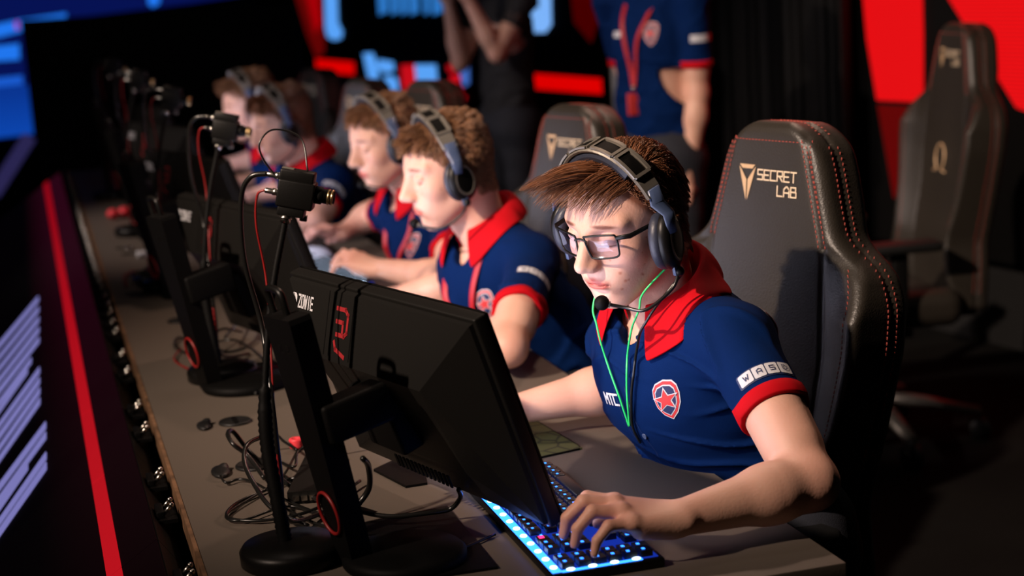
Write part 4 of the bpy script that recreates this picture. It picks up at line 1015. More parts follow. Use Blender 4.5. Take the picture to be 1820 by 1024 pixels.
    for s in (1, -1):
        b = MB(); b.box((.02, s * .30, .52), (.05, .03, .22), bev=.008); b.box((.02, s * .27, .40), (.06, .12, .03), bev=.008); ar = put('armrest', b.mesh(), M['blackm'], root, False)
        b = MB(); b.box((.03, s * .305, .645), (.26, .09, .03), bev=.012); put('armrest_pad', b.mesh(), M['rubber'], ar, False)
    b = MB(); b.lathe([(.03, .12), (.034, .12), (.034, .26), (.022, .26), (.022, .38), (.001, .38)], (0, 0, 0), 24); put('gas_column', b.mesh(), M['blackm'], root, False)
    for k in range(5):
        a = k * 2 * math.pi / 5 + .3; d = Vector((math.cos(a), math.sin(a), 0)); b = MB()
        b.tube([d * .02 + Vector((0, 0, .135)), d * .18 + Vector((0, 0, .115)), d * .33 + Vector((0, 0, .085))], [(.035, .022), (.028, .018), (.022, .014)], 12, flat=tuple(Vector((0, 0, 1)).cross(d))); ar = put('base_arm', b.mesh(), M['gun'], root, False)
        b = MB(); Mx = Matrix.Translation(d * .33 + Vector((0, 0, .033))) @ Matrix.Rotation(a, 4, 'Z') @ Matrix.Rotation(math.pi / 2, 4, 'X')
        for o in (-.018, .018): b.lathe([(.003, -.009), (.030, -.009), (.033, -.005), (.033, .005), (.030, .009), (.003, .009)], (0, 0, o), 20, Mx)
        b.tube([d * .33 + Vector((0, 0, .03)), d * .33 + Vector((0, 0, .085))], .008, 8); put('castor', b.mesh(), M['rubber'], ar, False)
    return root
chair0 = make_chair(); used = [False]
def place_chair(x, y, deg, label):
    o = chair0 if not used[0] else copy_tree(chair0); used[0] = True
    o.location = (x, y, 0); o.rotation_euler = (0, 0, math.radians(deg)); o['label'] = label; return o
CH = [(.930, 2.545, 197, 'black gaming chair with gold emblem right behind the player in glasses'),
      (.93, 3.68, 196, 'black gaming chair showing its back between the second player and the nearest player'),
      (.89, 5.00, 196, 'black gaming chair rising behind the head of the second player'),
      (.92, 6.20, 196, 'blurred black gaming chair behind the third player'),
      (.92, 7.25, 196, 'furthest blurred black gaming chair behind the last two players'),
      (2.45, 4.66, 173, 'empty dark gaming chair standing apart at far right before the red screen')]
for i, q in enumerate(CH): place_chair(*q).scale = (1, 1, (1, .97, .97, .93, .93, 1.03)[i])
# ------------------------------------------------------------------ desk equipment
ORD = ['nearest', 'second', 'third', 'fourth', 'farthest']
def sta(k): return Vector((0, 1.1 * k, 0))
LBLUE = glow('key_backlight_blue', (.02, .16, 1.0), 5); LWHT = glow('key_backlight_white', (.55, .75, 1.0), 4); LHOT = glow('key_edge_white', (.62, .78, 1.0), 22); LRED = glow('key_backlight_red', (1, .02, .12), 4); LDIM = glow('key_backlight_dim', (.02, .08, 1), .35)
# --- keyboard, local: x from far side to the player, y along the rows, origin centre
def keyboard(loc, deg, label, lit, nkeys=True, edge=None):
    r = empty('keyboard', loc, label, 'keyboard', 'gaming keyboards')
    r.rotation_euler = (0, 0, math.radians(deg)); nx, ny, p = 6, 22, .0200
    b = MB(); b.box((-.004, 0, .007), (.154, .462, .014), bev=.003); base = b.build('case', M['blackp'], r, False)
    b = MB(); b.box((0, 0, .0145), (.132, .448, .001)); b.build('key_plate', LDIM, base, False)
    rim = MB(); rim.box((-.0735, 0, .0150), (.013, .452, .0012)); rim.box((-.012, -.2255, .0150), (.110, .006, .0012)); rim.box((-.050, -.11, .0156), (.0030, .20, .0010)) ; [rim.ball((-.0735, -.21 + .034 * q, .0165), (.005, .006, .002), mi=1) for q in range(10)]; [rim.ball((-.055 + .030 * q, -.2255, .0165), (.006, .004, .002), mi=1) for q in range(4)]; rim.build('light_rim', [edge or LBLUE, LWHT if edge is None else edge], base, False)
    if not nkeys:
        b = MB(); c = MB()
        for i in range(nx):
            for j in range(ny):
                b.box((-.0555 + i * .0212, -.215 + j * .0205, .0195), (.0165, .0165, .008))
                if (i + j) % 2: c.box((-.0625 + i * .0212, -.215 + j * .0205, .0240), (.002, .009, .0006))
        b.build('keycaps', M['keycap'], base, False)['kind'] = 'stuff'; c.build('key_legends', lit, base, False); return r
    b = MB(); b.box((0, 0, 0), (.0168, .0168, .0085), bev=.0018); km = b.mesh(); km.materials.append(M['keycap'])
    c = MB(); c.box((-.002, 0, .0045), (.0032, .0038, .0006)); lm = c.mesh(); lm.materials.append(lit)
    c = MB(); c.box((-.002, 0, .0045), (.0070, .0085, .0006)); lr = c.mesh(); lr.materials.append(LRED)
    rest = MB(); cnt = 0; gl = MB()
    for i in range(nx):
        for j in range(ny):
            if (j in (15, 19)) or (i in (4,) and j in (16, 18)) or (i == 3 and 15 < j < 19): continue
            x, y = -.0555 + i * .0212 + (0 if i else -.002), .215 - j * .0205
            if i == 5 and 4 <= j <= 8:
                if j == 4: rest.box((x, y - .041, .0205), (.0168, .098, .0085), bev=.0015)
                continue
            if cnt < 98 and j < 17:
                o = link('keycap', km, None, base); o.location = (x, y, .0205)
                l = link('key_legend', lr if (i == 0 and j > 15) else lm, None, o); cnt += 1
            else:
                rest.box((x, y, .0205), (.0168, .0168, .0085)); gl.box((x - .002, y, .0250), (.004, .005, .0006))
    rest.build('keycaps', M['keycap'], base, False)['kind'] = 'stuff'; gl.build('key_legends', lit, base, False); return r
keyboard((.662, 2.205, DZ), 0, 'blue-glowing keyboard under the hand of the nearest player', LBLUE)
keyboard((.665, 3.31, DZ), 0, 'keyboard before the second player, mostly hidden by the nearest monitor', LBLUE, False, LBLUE)
keyboard((.720, 4.40, DZ), 4, 'keyboard edged with bright white lights under the hand of the third player', LWHT, False, LHOT)
keyboard((.68, 5.50, DZ), 0, 'dark blurred keyboard before the fourth player', LBLUE, False, LDIM)
def mouse(loc, deg, label, mt):
    r = empty('computer_mouse', loc, label, 'mouse', 'computer mice'); r.rotation_euler = (0, 0, math.radians(deg))
    F = Field((-.07, -.04, -.01), (.07, .04, .05), .0025); F.add(ell((-.008, 0, .008), (.060, .031, .031)), .01); F.add(ell((.03, 0, .008), (.032, .029, .020)), .01); F.cut((0, 0, .001), (0, 0, -1))
    F.warp(lambda X, Y, Z: .002 * np.exp(-(Y / .0015) ** 2) * (X > .005) * (Z > .012)); V, Fq, L = F.mesh(); put('shell', mesh_np('shell', V, Fq), mt, r, False)
    b = MB(); Mx = Matrix.Translation((.034, 0, .024)) @ Matrix.Rotation(math.pi / 2, 4, 'X'); b.lathe([(.002, -.003), (.008, -.003), (.009, 0), (.008, .003), (.002, .003)], seg=20, M=Mx); put('scroll_wheel', b.mesh(), M['rubber'], r, False)
    b = MB(); b.box((-.004, .029, .020), (.035, .004, .006), bev=.001); put('side_button', b.mesh(), M['blackp'], r, False); return r
mouse((.655, 2.665, DZ + .003), 180, 'dark mouse under the hand of the nearest player, behind the monitor', M['blackp'])
mouse((.725, 4.72, DZ + .003), 160, 'white mouse under the reaching hand of the third player', M['white'])
def pad(pts, label, mt, z=DZ):
    r = empty('mouse_pad', (sum(p[0] for p in pts) / 4, sum(p[1] for p in pts) / 4, z), label, 'mouse pad')
    b = MB(); b.prism(pts, .003, Matrix.Translation((0, 0, z))); b.build('cloth_sheet', mt, r)
    P_ = [Vector((x, y, z + .0018)) for x, y in pts]; loop = []
    for i in range(4): loop += [P_[i].lerp(P_[(i + 1) % 4], t) for t in (.03, .25, .5, .75, .97)]
    b = MB(); b.tube(loop, .0018, 6, closed=True); b.build('stitched_border', M['blackm'], r); return r
mp = mat('pad_print', (.045, .060, .012), .8); nt = mp.node_tree; vn = nt.nodes.new('ShaderNodeTexVoronoi'); vn.feature = 'DISTANCE_TO_EDGE'; vn.inputs['Scale'].default_value = 26; cr_ = nt.nodes.new('ShaderNodeValToRGB')
cr_.color_ramp.elements[0].color = (.012, .016, .004, 1); cr_.color_ramp.elements[0].position = 0; cr_.color_ramp.elements[1].color = (.085, .095, .022, 1); cr_.color_ramp.elements[1].position = .09
tcn = nt.nodes.new('ShaderNodeTexCoord'); nt.links.new(tcn.outputs['Object'], vn.inputs['Vector']); nt.links.new(vn.outputs['Distance'], cr_.inputs[0]); nt.links.new(cr_.outputs[0], nt.nodes['Principled BSDF'].inputs['Base Color'])
pad([(.812, 2.545), (.780, 2.90), (.60, 2.88), (.63, 2.505)], 'olive green patterned mouse pad by the nearest player', mp)
pad([(.84, 4.66), (.82, 4.98), (.54, 4.96), (.56, 4.64)], 'black mouse pad under the white mouse', M['blackm'])
pad([(.82, 3.60), (.80, 3.93), (.60, 3.92), (.62, 3.58)], 'dark mouse pad under the far hand of the second player', M['blackm'])
pad([(.84, 5.78), (.82, 6.08), (.56, 6.06), (.58, 5.76)], 'black mouse pad before the fourth player', M['blackm'])
# --- monitor, built at station 0 in world space
SCR = glow('screen_light', (.80, .78, 1.0), 6.0)
def make_monitor():
    yaw, tl = math.radians(-17.1), math.radians(18.5); c = Vector((.487, 2.312, .944))
    wd = Vector((math.sin(yaw), math.cos(yaw), 0)); nr = Vector((math.cos(yaw), -math.sin(yaw), 0)); up_ = Vector((0, 0, 1)) * math.cos(tl) - nr * math.sin(tl); nn = wd.cross(up_) 
    if nn.dot(nr) < 0: nn = -nn
    w, h = .535, .318; root = empty('monitor', (.40, 2.17, DZ), 'x', 'monitor', 'tournament monitors'); root.rotation_euler = (0, 0, 0)
    # local: x = to image right (towards camera) = -wd, y = up, z = out of the back = -nn
    Mx = frame(c, -wd, up_, -nn)
    b = MB(); b.box((0, 0, -.008), (w, h, .020), Mx, bev=.003)
    # tapering bulge of the back
    o = [(-w / 2 + .006, -h / 2 + .006), (w / 2 - .006, -h / 2 + .006), (w / 2 - .006, h / 2 - .006), (-w / 2 + .006, h / 2 - .006)]
    i_ = [(-w / 2 + .13, -h / 2 + .07), (w / 2 - .13, -h / 2 + .07), (w / 2 - .11, h / 2 - .095), (-w / 2 + .11, h / 2 - .095)]
    vs = [(x, y, .002) for x, y in o] + [(x * .995, y * .99, .008) for x, y in o] + [(x, y, .060 if y > 0 else .030) for x, y in i_]
    b._add(vs, [(8, 9, 10, 11)] + [(k, (k + 1) % 4, 4 + (k + 1) % 4, 4 + k) for k in range(4)] + [(4 + k, 4 + (k + 1) % 4, 8 + (k + 1) % 4, 8 + k) for k in range(4)], Mx)
    back = b.build('back_shell', M['monp'], root)
    b = MB(); b.box((0, .002, -.0192), (w - .012, h - .020, .0016), Mx); b.build('screen', SCR, root)
    b = MB()
    for s in (-1, 1): b.box((s * (w / 2 - .003), 0, -.0195), (.006, h, .003), Mx)
    b.box((0, h / 2 - .004, -.0195), (w, .008, .003), Mx); b.box((0, -h / 2 + .008, -.0195), (w, .016, .003), Mx); b.build('bezel', M['blackp'], root)
    b = MB(); b.box((0, -.01, .045), (.10, .10, .05), Mx, bev=.006); b.build('stand_mount', M['blackm'], root)
    b = MB()
    for q in range(14): b.box((-.075 + q * .0115, -h / 2 + .042, .031), (.006, .020, .002), Mx @ Matrix.Rotation(0, 4, 'X'))
    b.build('vent_slots', M['blackm'], back)
    bv = bvh_of(back.data.copy()); 
    # decals in world space
    bw = MB(); me = back.data; bvw = BVHTree.FromPolygons([root.matrix_basis @ v.co if False else (Matrix.Translation(root.location) @ v.co) for v in me.vertices], [tuple(p.vertices) for p in me.polygons])
    t = letters('ZOWIE', .0070, .0155, .0026, .42, -.220, .120, 0, 1) + [(rr(-.244, .119, -.226, .137, .006), 0, 1), (rr(-.246, .119, -.233, .131, .001), 1, 2), (rr(-.240, .108, -.233, .120, .001), 0, 1)]
    put('maker_lettering', decal(t, c, -wd, up_, -nn, bvw, .0009, fine=.02), [M['white_print'], M['monp']], back)
    st = []
    for pl in ([(0, 1), (.75, 1), (1, .9), (1, .52), (.8, .44), (.12, .44)], [(.05, .72), (.62, .72), (.62, .50)], [(0, .26), (.15, .12), (.95, .0)]):
        for (ax_, ay_), (bx_, by_) in zip(pl, pl[1:]):
            p0, p1 = Vector((-.094 + ax_ * .034, .074 + ay_ * .058)), Vector((-.094 + bx_ * .034, .074 + by_ * .058)); dd = (p1 - p0).normalized() * .0028; qq = Vector((-dd.y, dd.x)); p0 -= dd; p1 += dd
            st.append(([tuple(p0 - qq), tuple(p1 - qq), tuple(p1 + qq), tuple(p0 + qq)], 0, 1))
    put('red_symbol', decal(st, c, -wd, up_, -nn, bvw, .0009, fine=.02), [mat('dark_red_print', (.26, .012, .016), .5)], back)
    ct = [([(x, .060), (x + .0022, .060), (x + .0022, h / 2 - .008), (x, h / 2 - .008)], 0, 1) for x in (-.125, -.110, -.048)]
    put('seam_lines', decal(ct, c, -wd, up_, -nn, bvw, .0006, fine=.02), [M['blackm']], back)
    # stand: leaning column with carrying handle and round foot
    foot = Vector((.425, 2.150, DZ)); base = Vector((.362, 2.165, DZ)); topc = base + Vector((.012, .02, 0)) - nr * .085 + Vector((0, 0, .374)); ax = (topc - (base + Vector((0, 0, .01)))).normalized(); sd = -wd; sd = (sd - sd.dot(ax) * ax).normalized(); ot = sd.cross(ax)
    Mc = frame(base, sd, ax, ot); Ln = (topc - base).length
    poly = [(-.022, .005), (.024, .005), (.030, .10), (.042, Ln - .025), (.040, Ln - .018), (-.038, Ln - .018), (-.040, Ln - .025), (-.026, .10)]
    b = MB(); b.prism(poly, .032, Mc @ Matrix.Translation((0, 0, -.016))); b.build('column', M['blackm'], root)
    b = MB(); b.tube(spline([Mc @ Vector(q) for q in ((-.036, Ln - .022, 0), (-.038, Ln + .008, 0), (-.030, Ln + .016, 0), (-.004, Ln + .014, 0), (.004, Ln + .004, 0), (.004, Ln - .022, 0))], 5), .0050, 10); b.build('carry_handle', M['blackp'], root)
    b = MB(); b.tube([Mc @ Vector((.027 * math.cos(a) , .085 + .030 * math.sin(a), .019)) for a in [2 * math.pi * k / 32 for k in range(32)]], .0024, 8, closed=True); b.build('cable_ring', M['redcable'], root)
    b = MB(); b.lathe([(.001, 0), (.082, 0), (.085, .004), (.085, .012), (.079, .018), (.03, .020), (.001, .020)], foot, 48); b.build('round_foot', M['blackm'], root)
    b = MB(); b.box((.02, Ln - .17, -.045), (.045, .055, .10), Mc, bev=.006); b.build('neck_joint', M['blackm'], root)
    t = letters('XL 2', .006, .010, .0014, .4, -.014, Ln - .065, 0, 1); put('model_print', decal(t, base, sd, ax, ot, None, .0168), [M['monp']], root)
    return root
mon0 = make_monitor()
ML = ['large black monitor seen from behind, in front of the player in glasses', 'black monitor in front of the second player, standing behind the nearest monitor', 'dark bluish monitor in front of the third player', 'dark blurred monitor before the fourth player', 'farthest dark blurred monitor on the desk']
MOFF = [(0, 0, 0), (-.07, 1.13, 0), (-.06, 2.24, 0), (-.04, 3.34, 0), (-.03, 4.44, 0)]
mons = []
for k in range(5):
    o = mon0 if k == 0 else copy_tree(mon0); o.location = Vector((.40, 2.17, DZ)) + Vector(MOFF[k]); o['label'] = ML[k]; mons.append(o)
# --- little camera on a gooseneck stand
def make_goose():
    root = empty('gooseneck_stand', (.282, 2.22, DZ), 'x', 'stand', 'gooseneck stands along the desk')
    b = MB(); b.lathe([(.001, 0), (.066, 0), (.070, .003), (.071, .020), (.066, .027), (.03, .030), (.001, .031)], (.282, 2.22, DZ), 56); b.build('round_base', M['blackp'], root)
    P_ = [(.275, 2.225, .778), (.271, 2.232, .83), (.266, 2.248, .90), (.268, 2.258, .96), (.278, 2.270, 1.03), (.290, 2.282, 1.09), (.304, 2.290, 1.145), (.318, 2.296, 1.19), (.326, 2.298, 1.218)]
    s = spline(P_, 14); R_ = []
    for i, p in enumerate(s):
        t = i / len(s); base_r = .0098 if t < .38 else (.0085 if t < .42 else .0048); R_.append(base_r * (1.08 if i % 2 else .94))
    b = MB(); b.tube(s, R_, 14); b.build('gooseneck', M['blackm'], root)
    b = MB(); b.tube([s[-8], s[-1]], .0072, 16); b.tube([s[-5], s[-4]], .0088, 16); b.build('chrome_collar', M['steel'], root)
    return root
g0 = make_goose()
def make_cam():
    root = empty('player_camera', (.335, 2.298, 1.222), 'x', 'camera', 'small black cameras on the gooseneck stands')
    a = Vector((.401, 2.282, 1.245)) - Vector((.321, 2.308, 1.265)); a.normalize(); sd = a.cross(Vector((0, 0, 1))).normalized(); u = sd.cross(a); c = Vector((.343, 2.299, 1.245))
    Mx = frame(c, a, -sd, u) @ Matrix.Scale(.82, 4)
    b = MB(); b.box((0, 0, 0), (.062, .040, .046), Mx, bev=.003); b.box((-.002, 0, .030), (.058, .034, .020), Mx, bev=.003); b.box((-.004, 0, -.030), (.045, .034, .016), Mx, bev=.002); b.build('camera_body', M['blackp'], root)
    b = MB(); Ml = Mx @ Matrix.Translation((.030, 0, .004)) @ Matrix.Rotation(math.pi / 2, 4, 'Y'); b.lathe([(.001, 0), (.015, 0), (.015, .012), (.0125, .014), (.0125, .030), (.010, .034), (.009, .033), (.001, .033)], M=Ml, seg=28); le = b.build('lens_barrel', M['blackm'], root)
    b = MB(); b.lathe([(.0128, .022), (.0136, .024), (.0128, .026)], M=Ml, seg=28); b.lathe([(.0128, .028), (.0136, .030), (.0126, .032)], M=Ml, seg=28); b.build('gilt_ring', M['brass'], le)
    b = MB(); b.lathe([(.001, .0335), (.006, .034), (.008, .0345), (.001, .036)], M=Ml, seg=20); b.build('front_glass', M['glass'], le)
    for dz in (.024, -.004):
        b = MB(); Mb = Mx @ Matrix.Translation((-.031, .004, dz)) @ Matrix.Rotation(-math.pi / 2, 4, 'Y'); b.lathe([(.001, 0), (.0062, 0), (.0062, .010), (.0048, .010), (.0048, .022), (.003, .024), (.001, .024)], M=Mb, seg=18); b.build('plug', M['steel'], root)
    b = MB(); b.box((-.02, 0, .0405), (.02, .012, .002), Mx); b.box((.015, .018, -.042), (.012, .01, .010), Mx, bev=.001); b.build('mount_shoe', M['gun'], root)
    return root, Mx
c0, CMX = make_cam()
GL_ = ['black gooseneck stand on a round base, nearest on the desk, left of the nearest monitor', 'black gooseneck stand, second from the camera along the desk', 'blurred gooseneck stand, third along the desk', 'blurred gooseneck stand, fourth along the desk', 'farthest gooseneck stand on the desk']
CL_ = ['black box camera atop the nearest gooseneck stand', 'small camera with metal plugs atop the second gooseneck stand', 'blurred small camera atop the third gooseneck stand', 'blurred small camera atop the fourth gooseneck stand', 'farthest small camera glinting in the dark']
GOFF = [(0, 0, 0), (.04, 1.16, 0), (.03, 2.28, 0), (.02, 3.40, 0), (.0, 4.5, 0)]
def cable(name, pts, r, mt, label, group=None, n=8, cat='cable'):
    b = MB(); b.tube(spline(pts, n), r, 8); o = b.build(name, mt); tag(o, label, cat, group); return o
for k in range(5):
    d = Vector(GOFF[k])
    if k: o = copy_tree(g0); q = copy_tree(c0); o.location = g0.location + d; q.location = c0.location + d
    else: o, q = g0, c0
    o['label'] = GL_[k]; q['label'] = CL_[k]
    B = CMX @ Vector((-.055, .004, .024)) + d; B2 = CMX @ Vector((-.055, .004, -.004)) + d
    cable('video_cable', [B, B + Vector((-.022, .010, -.004)), B + Vector((-.036, .02, -.035)), B + Vector((-.038, .03, -.12)), B + Vector((-.022, .03, -.22)), Vector((.282, 2.285, .96)) + d, Vector((.285, 2.29, .86)) + d, Vector((.292, 2.31, DZ + .03)) + d, Vector((.36, 2.40, DZ + .005)) + d], .0038, M['cable'], 'thick black cable drooping from the %s gooseneck camera to the desk' % ORD[k], None)
    cable('power_cable', [B2, B2 + Vector((-.010, .006, -.008)), B2 + Vector((-.014, .012, -.05)), B2 + Vector((-.006, .02, -.13)), Vector((.288, 2.30, 1.01)) + d, Vector((.283, 2.29, .92)) + d, Vector((.283, 2.28, .84)) + d, Vector((.290, 2.30, DZ + .02)) + d], .0018, M['redcable'], 'thin red cable hanging from the %s gooseneck camera' % ORD[k], None)
A_ = CMX @ Vector((-.040, 0, .024)); Bt = CMX @ Vector((.012, 0, .041))
cable('antenna_wire', [A_, A_ + Vector((-.014, .006, .024)), A_ + Vector((-.016, .010, .046)), A_ + Vector((.005, .012, .062)), A_ + Vector((.04, .006, .048)), Bt + Vector((0, 0, .006)), Bt], .0013, M['cable'], 'thin black wire arching over the nearest gooseneck camera')
# --- things lying on the desk
def disc(px, py, r, label, k=0):
    c = atz(px, py, DZ); b = MB(); b.lathe([(.001, 0), (r, 0), (r, .003), (r * .92, .005), (r * .86, .0038), (.001, .0038)], c, 36)
    rt = empty('cable_grommet', c, label, 'grommet', 'round black cable hole covers'); b.build('lid', M['rubber'], rt)
    b = MB(); b.box((c.x, c.y, c.z + .0045), (.008, r * 1.5, .0016)); b.build('lid_slot', M['blackm'], rt); return rt
disc(418, 751, .030, 'flat round black cover on the bare desk left of the nearest stand'); disc(320, 571, .030, 'small round black cover further up the desk by the second stand')
disc(455, 828, .034, 'round black cover under the knotted cables'); disc(470, 655, .05, 'wide round black cover behind the nearest gooseneck')
def tiecap(px, py, label, s=1):
    c = atz(px, py, DZ); rt = empty('cable_strap', c, label, 'strap'); F = Field((-.05, -.05, -.01), (.05, .05, .04), .003)
    F.add(ell((0, 0, .003), (.013 * s, .028 * s, .0065)), .006); F.add(ell((.008, .016, .006), (.008, .008, .007)), .004); F.cut((0, 0, 0), (0, 0, -1)); V, Fq, L = F.mesh(); V += np.array(c); put('rolled_strap', mesh_np('m', V, Fq), M['rubber'], rt); return rt
tiecap(362, 760, 'crumpled black rubber strap beside the round cover on the desk'); tiecap(392, 842, 'curled black strap lying left of the cable knot', 1.2)
# small black converter box
cb = empty('converter_box', atz(565, 860, DZ), 'flat dark metal box lying on the desk behind the cables', 'box'); P4 = [atz(*q, DZ) for q in ((552, 815), (600, 822), (585, 892), (512, 898))]
b = MB(); b.prism([(p.x, p.y) for p in P4], .020, Matrix.Translation((0, 0, DZ))); b.build('case', M['gun'] if False else M['monp'], cb); b = MB(); c = (P4[2] + P4[3]) / 2
for i in range(4): q = P4[3].lerp(P4[2], .2 + i * .2); b.box((q.x, q.y - .001, DZ + .010), (.009, .006, .008))
b.build('ports', M['steel'], cb)
fd = empty('pad_folder', atz(690, 850, DZ), 'dark flat mat on the desk under the nearest monitor', 'mat'); P4 = [atz(*q, DZ) for q in ((664, 838), (722, 868), (760, 862), (745, 800))]
b = MB(); b.prism([(p.x, p.y) for p in P4], .004, Matrix.Translation((0, 0, DZ))); b.build('sheet', M['blackm'], fd)
P4 = [atz(*q, DZ) for q in ((640, 935), (795, 903), (885, 1012), (700, 1040))]; tr = empty('desk_mat', atz(760, 970, DZ), 'large black mat lying on the desk in front of the monitor foot', 'mat'); b = MB(); b.prism([(p.x, p.y) for p in P4], .004, Matrix.Translation((0, 0, DZ))); b.build('sheet', M['blackm'], tr)
gl_ = empty('metal_trinket', atz(690, 1020, DZ), 'shiny metal connector glinting at the bottom edge of the view', 'connector'); c = atz(690, 1021, DZ); b = MB()
for i in range(5): b.tube([c + Vector((-.02 + i * .010, (-1) ** i * .004, .006)), c + Vector((-.014 + i * .010, .004, .014))], .0038, 8)
b.build('prongs', M['brass'], gl_); b = MB(); b.ball(c + Vector((-.022, .006, .009)), .006); b.build('blue_glint', LBLUE, gl_)  # glowing ball stands in for a blue glint on the metal
# grip rings of red rubber
def redring(px, py, label, r=.011):
    c = atz(px, py, DZ) + Vector((0, 0, .012)); rt = empty('cable_ring', c, label, 'cable clip'); b = MB(); b.lathe([(.006, -.008), (r, -.008), (r + .002, -.004), (r, 0), (r + .002, .006), (r, .009), (.006, .009), (.006, -.008)], c, 20); b.build('rubber_ring', M['pinkred'], rt); return rt
redring(528, 800, 'bright red rubber ring around cables left of the nearest monitor stand'); redring(458, 548, 'small red rubber clip beside the second gooseneck stand')
# knotted cables behind the nearest monitor
def pz(px, py, h=.004): return atz(px, py, DZ + h)
CB = [([(640, 855, .01), (560, 905, .008), (470, 925, .006), (405, 920, .006), (420, 895, .006), (480, 868, .006), (525, 850, .012), (590, 860, .02)], .0026, 'black cable looping left from the monitor stand across the desk'),
      ([(548, 935, .01), (485, 905, .03), (450, 858, .055), (434, 820, .075), (440, 790, .09), (470, 778, .085), (480, 800, .06), (500, 850, .02), (545, 880, .01), (620, 905, .008)], .0036, 'thick grey-black cable standing up in a tall loop by the nearest gooseneck'),
      ([(470, 850, .006), (440, 810, .03), (415, 790, .05), (405, 772, .06), (415, 768, .055), (450, 810, .02), (500, 845, .008), (560, 875, .006), (640, 895, .02)], .0040, 'thick black cable bent in a narrow loop left of the gooseneck'),
      ([(392, 846, .012), (402, 858, .006), (425, 852, .006), (452, 858, .006), (500, 885, .006), (575, 915, .006), (640, 925, .006)], .0022, 'thin cable running from the curled black strap to the monitor stand'),
      ([(528, 800, .02), (505, 785, .025), (490, 775, .03), (470, 800, .01), (520, 830, .02), (528, 806, .02), (545, 790, .03), (560, 770, .05), (566, 740, .08)], .0024, 'thin black cable threaded through the red rubber ring'),
      ([(528, 802, .02), (500, 850, .01), (455, 880, .006), (402, 915, .006), (430, 925, .006), (520, 900, .006), (600, 935, .006)], .0020, 'fine black wire sagging from the red ring down the desk'),
      ([(620, 905, .03), (690, 918, .02), (760, 912, .02), (800, 905, .02), (818, 885, .04), (815, 870, .06)], .0036, 'black cable curving from the stand to the underside of the nearest monitor'),
      ([(565, 950, .012), (600, 940, .02), (625, 910, .05), (655, 870, .08), (655, 830, .13), (645, 815, .16)], .0042, 'thick black cable rising up the back of the nearest monitor'),
      ([(500, 900, .006), (560, 930, .006), (640, 950, .006), (760, 990, .004), (880, 950, .004)], .0022, 'black cable trailing under the nearest monitor towards the keyboard'),
      ([(455, 700, .006), (420, 655, .006), (370, 640, .006), (315, 620, .006), (318, 600, .006), (360, 612, .006), (420, 605, .012), (470, 640, .006)], .0030, 'dark cable coiled at the foot of the second monitor'),
      ([(430, 590, .02), (395, 585, .04), (375, 605, .03), (400, 625, .006), (440, 615, .006), (460, 590, .01), (430, 570, .02), (400, 600, .03)], .0030, 'knotted black cable loop between the first and second stand'),
      ([(322, 620, .006), (310, 640, .006), (350, 660, .006), (420, 662, .006), (500, 650, .006)], .0020, 'thin brownish red cable on the desk below the second stand'),
      ([(225, 510, .006), (222, 490, .006), (245, 482, .006), (300, 485, .02), (340, 490, .006), (300, 510, .006), (260, 515, .006)], .0030, 'faint red cable bent around the dark bundle far up the desk')]
for i, (q, r_, lb) in enumerate(CB): cable('desk_cable', [pz(*a) for a in q], r_, M['redcable'] if 'red' in lb.split('cable')[0] and 'ring' not in lb else M['cable'], lb)
bd = empty('cable_bundle', atz(290, 497, DZ), 'dark tangled cable bundle with a green plug far up the desk', 'cable')
b = MB()
for i in range(6):
    c = atz(290, 497, DZ); b.tube(spline([c + Vector((random.uniform(-.08, .08), random.uniform(-.12, .12), random.uniform(.006, .03))) for _ in range(6)], 6), .005, 6)
b.build('tangle', M['cable'], bd); b = MB(); c = atz(306, 512, DZ); b.box((c.x, c.y, c.z + .01), (.03, .05, .02), bev=.004); b.build('green_plug', M['green'], bd)
rb = empty('red_device', atz(222, 388, DZ), 'small red glowing gadget far along the desk', 'gadget'); b = MB(); c = atz(222, 388, DZ)
for dx, dy in ((-.04, 0), (.0, .03), (.045, -.01)): b.ball((c.x + dx, c.y + dy, c.z + .02), (.022, .03, .018))
b.build('rubber_body', M['pinkred'], rb)
for (px, py, mt, lb, s) in ((252, 457, M['white'], 'small pale plug on the desk beyond the dark cable bundle', .018), (440, 487, M['pinkred'], 'box beside the second monitor, pink light put into its colour', .035), (425, 438, M['pinkred'], 'red object between the second and third monitors', .03), (230, 445, M['steel'], 'small shiny connector up the desk', .012)):  # case colour of the box by the second monitor carries pink light
    r = empty('desk_gadget', atz(px, py, DZ), lb, 'gadget'); c = atz(px, py, DZ); b = MB(); b.box((c.x, c.y, c.z + s * .45), (s * 1.6, s * 2.6, s * .9), bev=s * .2); b.build('case', mt, r); b = MB(); b.tube([c + Vector((0, s, s * .4)), c + Vector((-s, s * 3, s * .3)), c + Vector((-s * 3, s * 4, .004))], .003, 6); b.build('lead', M['cable'], r)
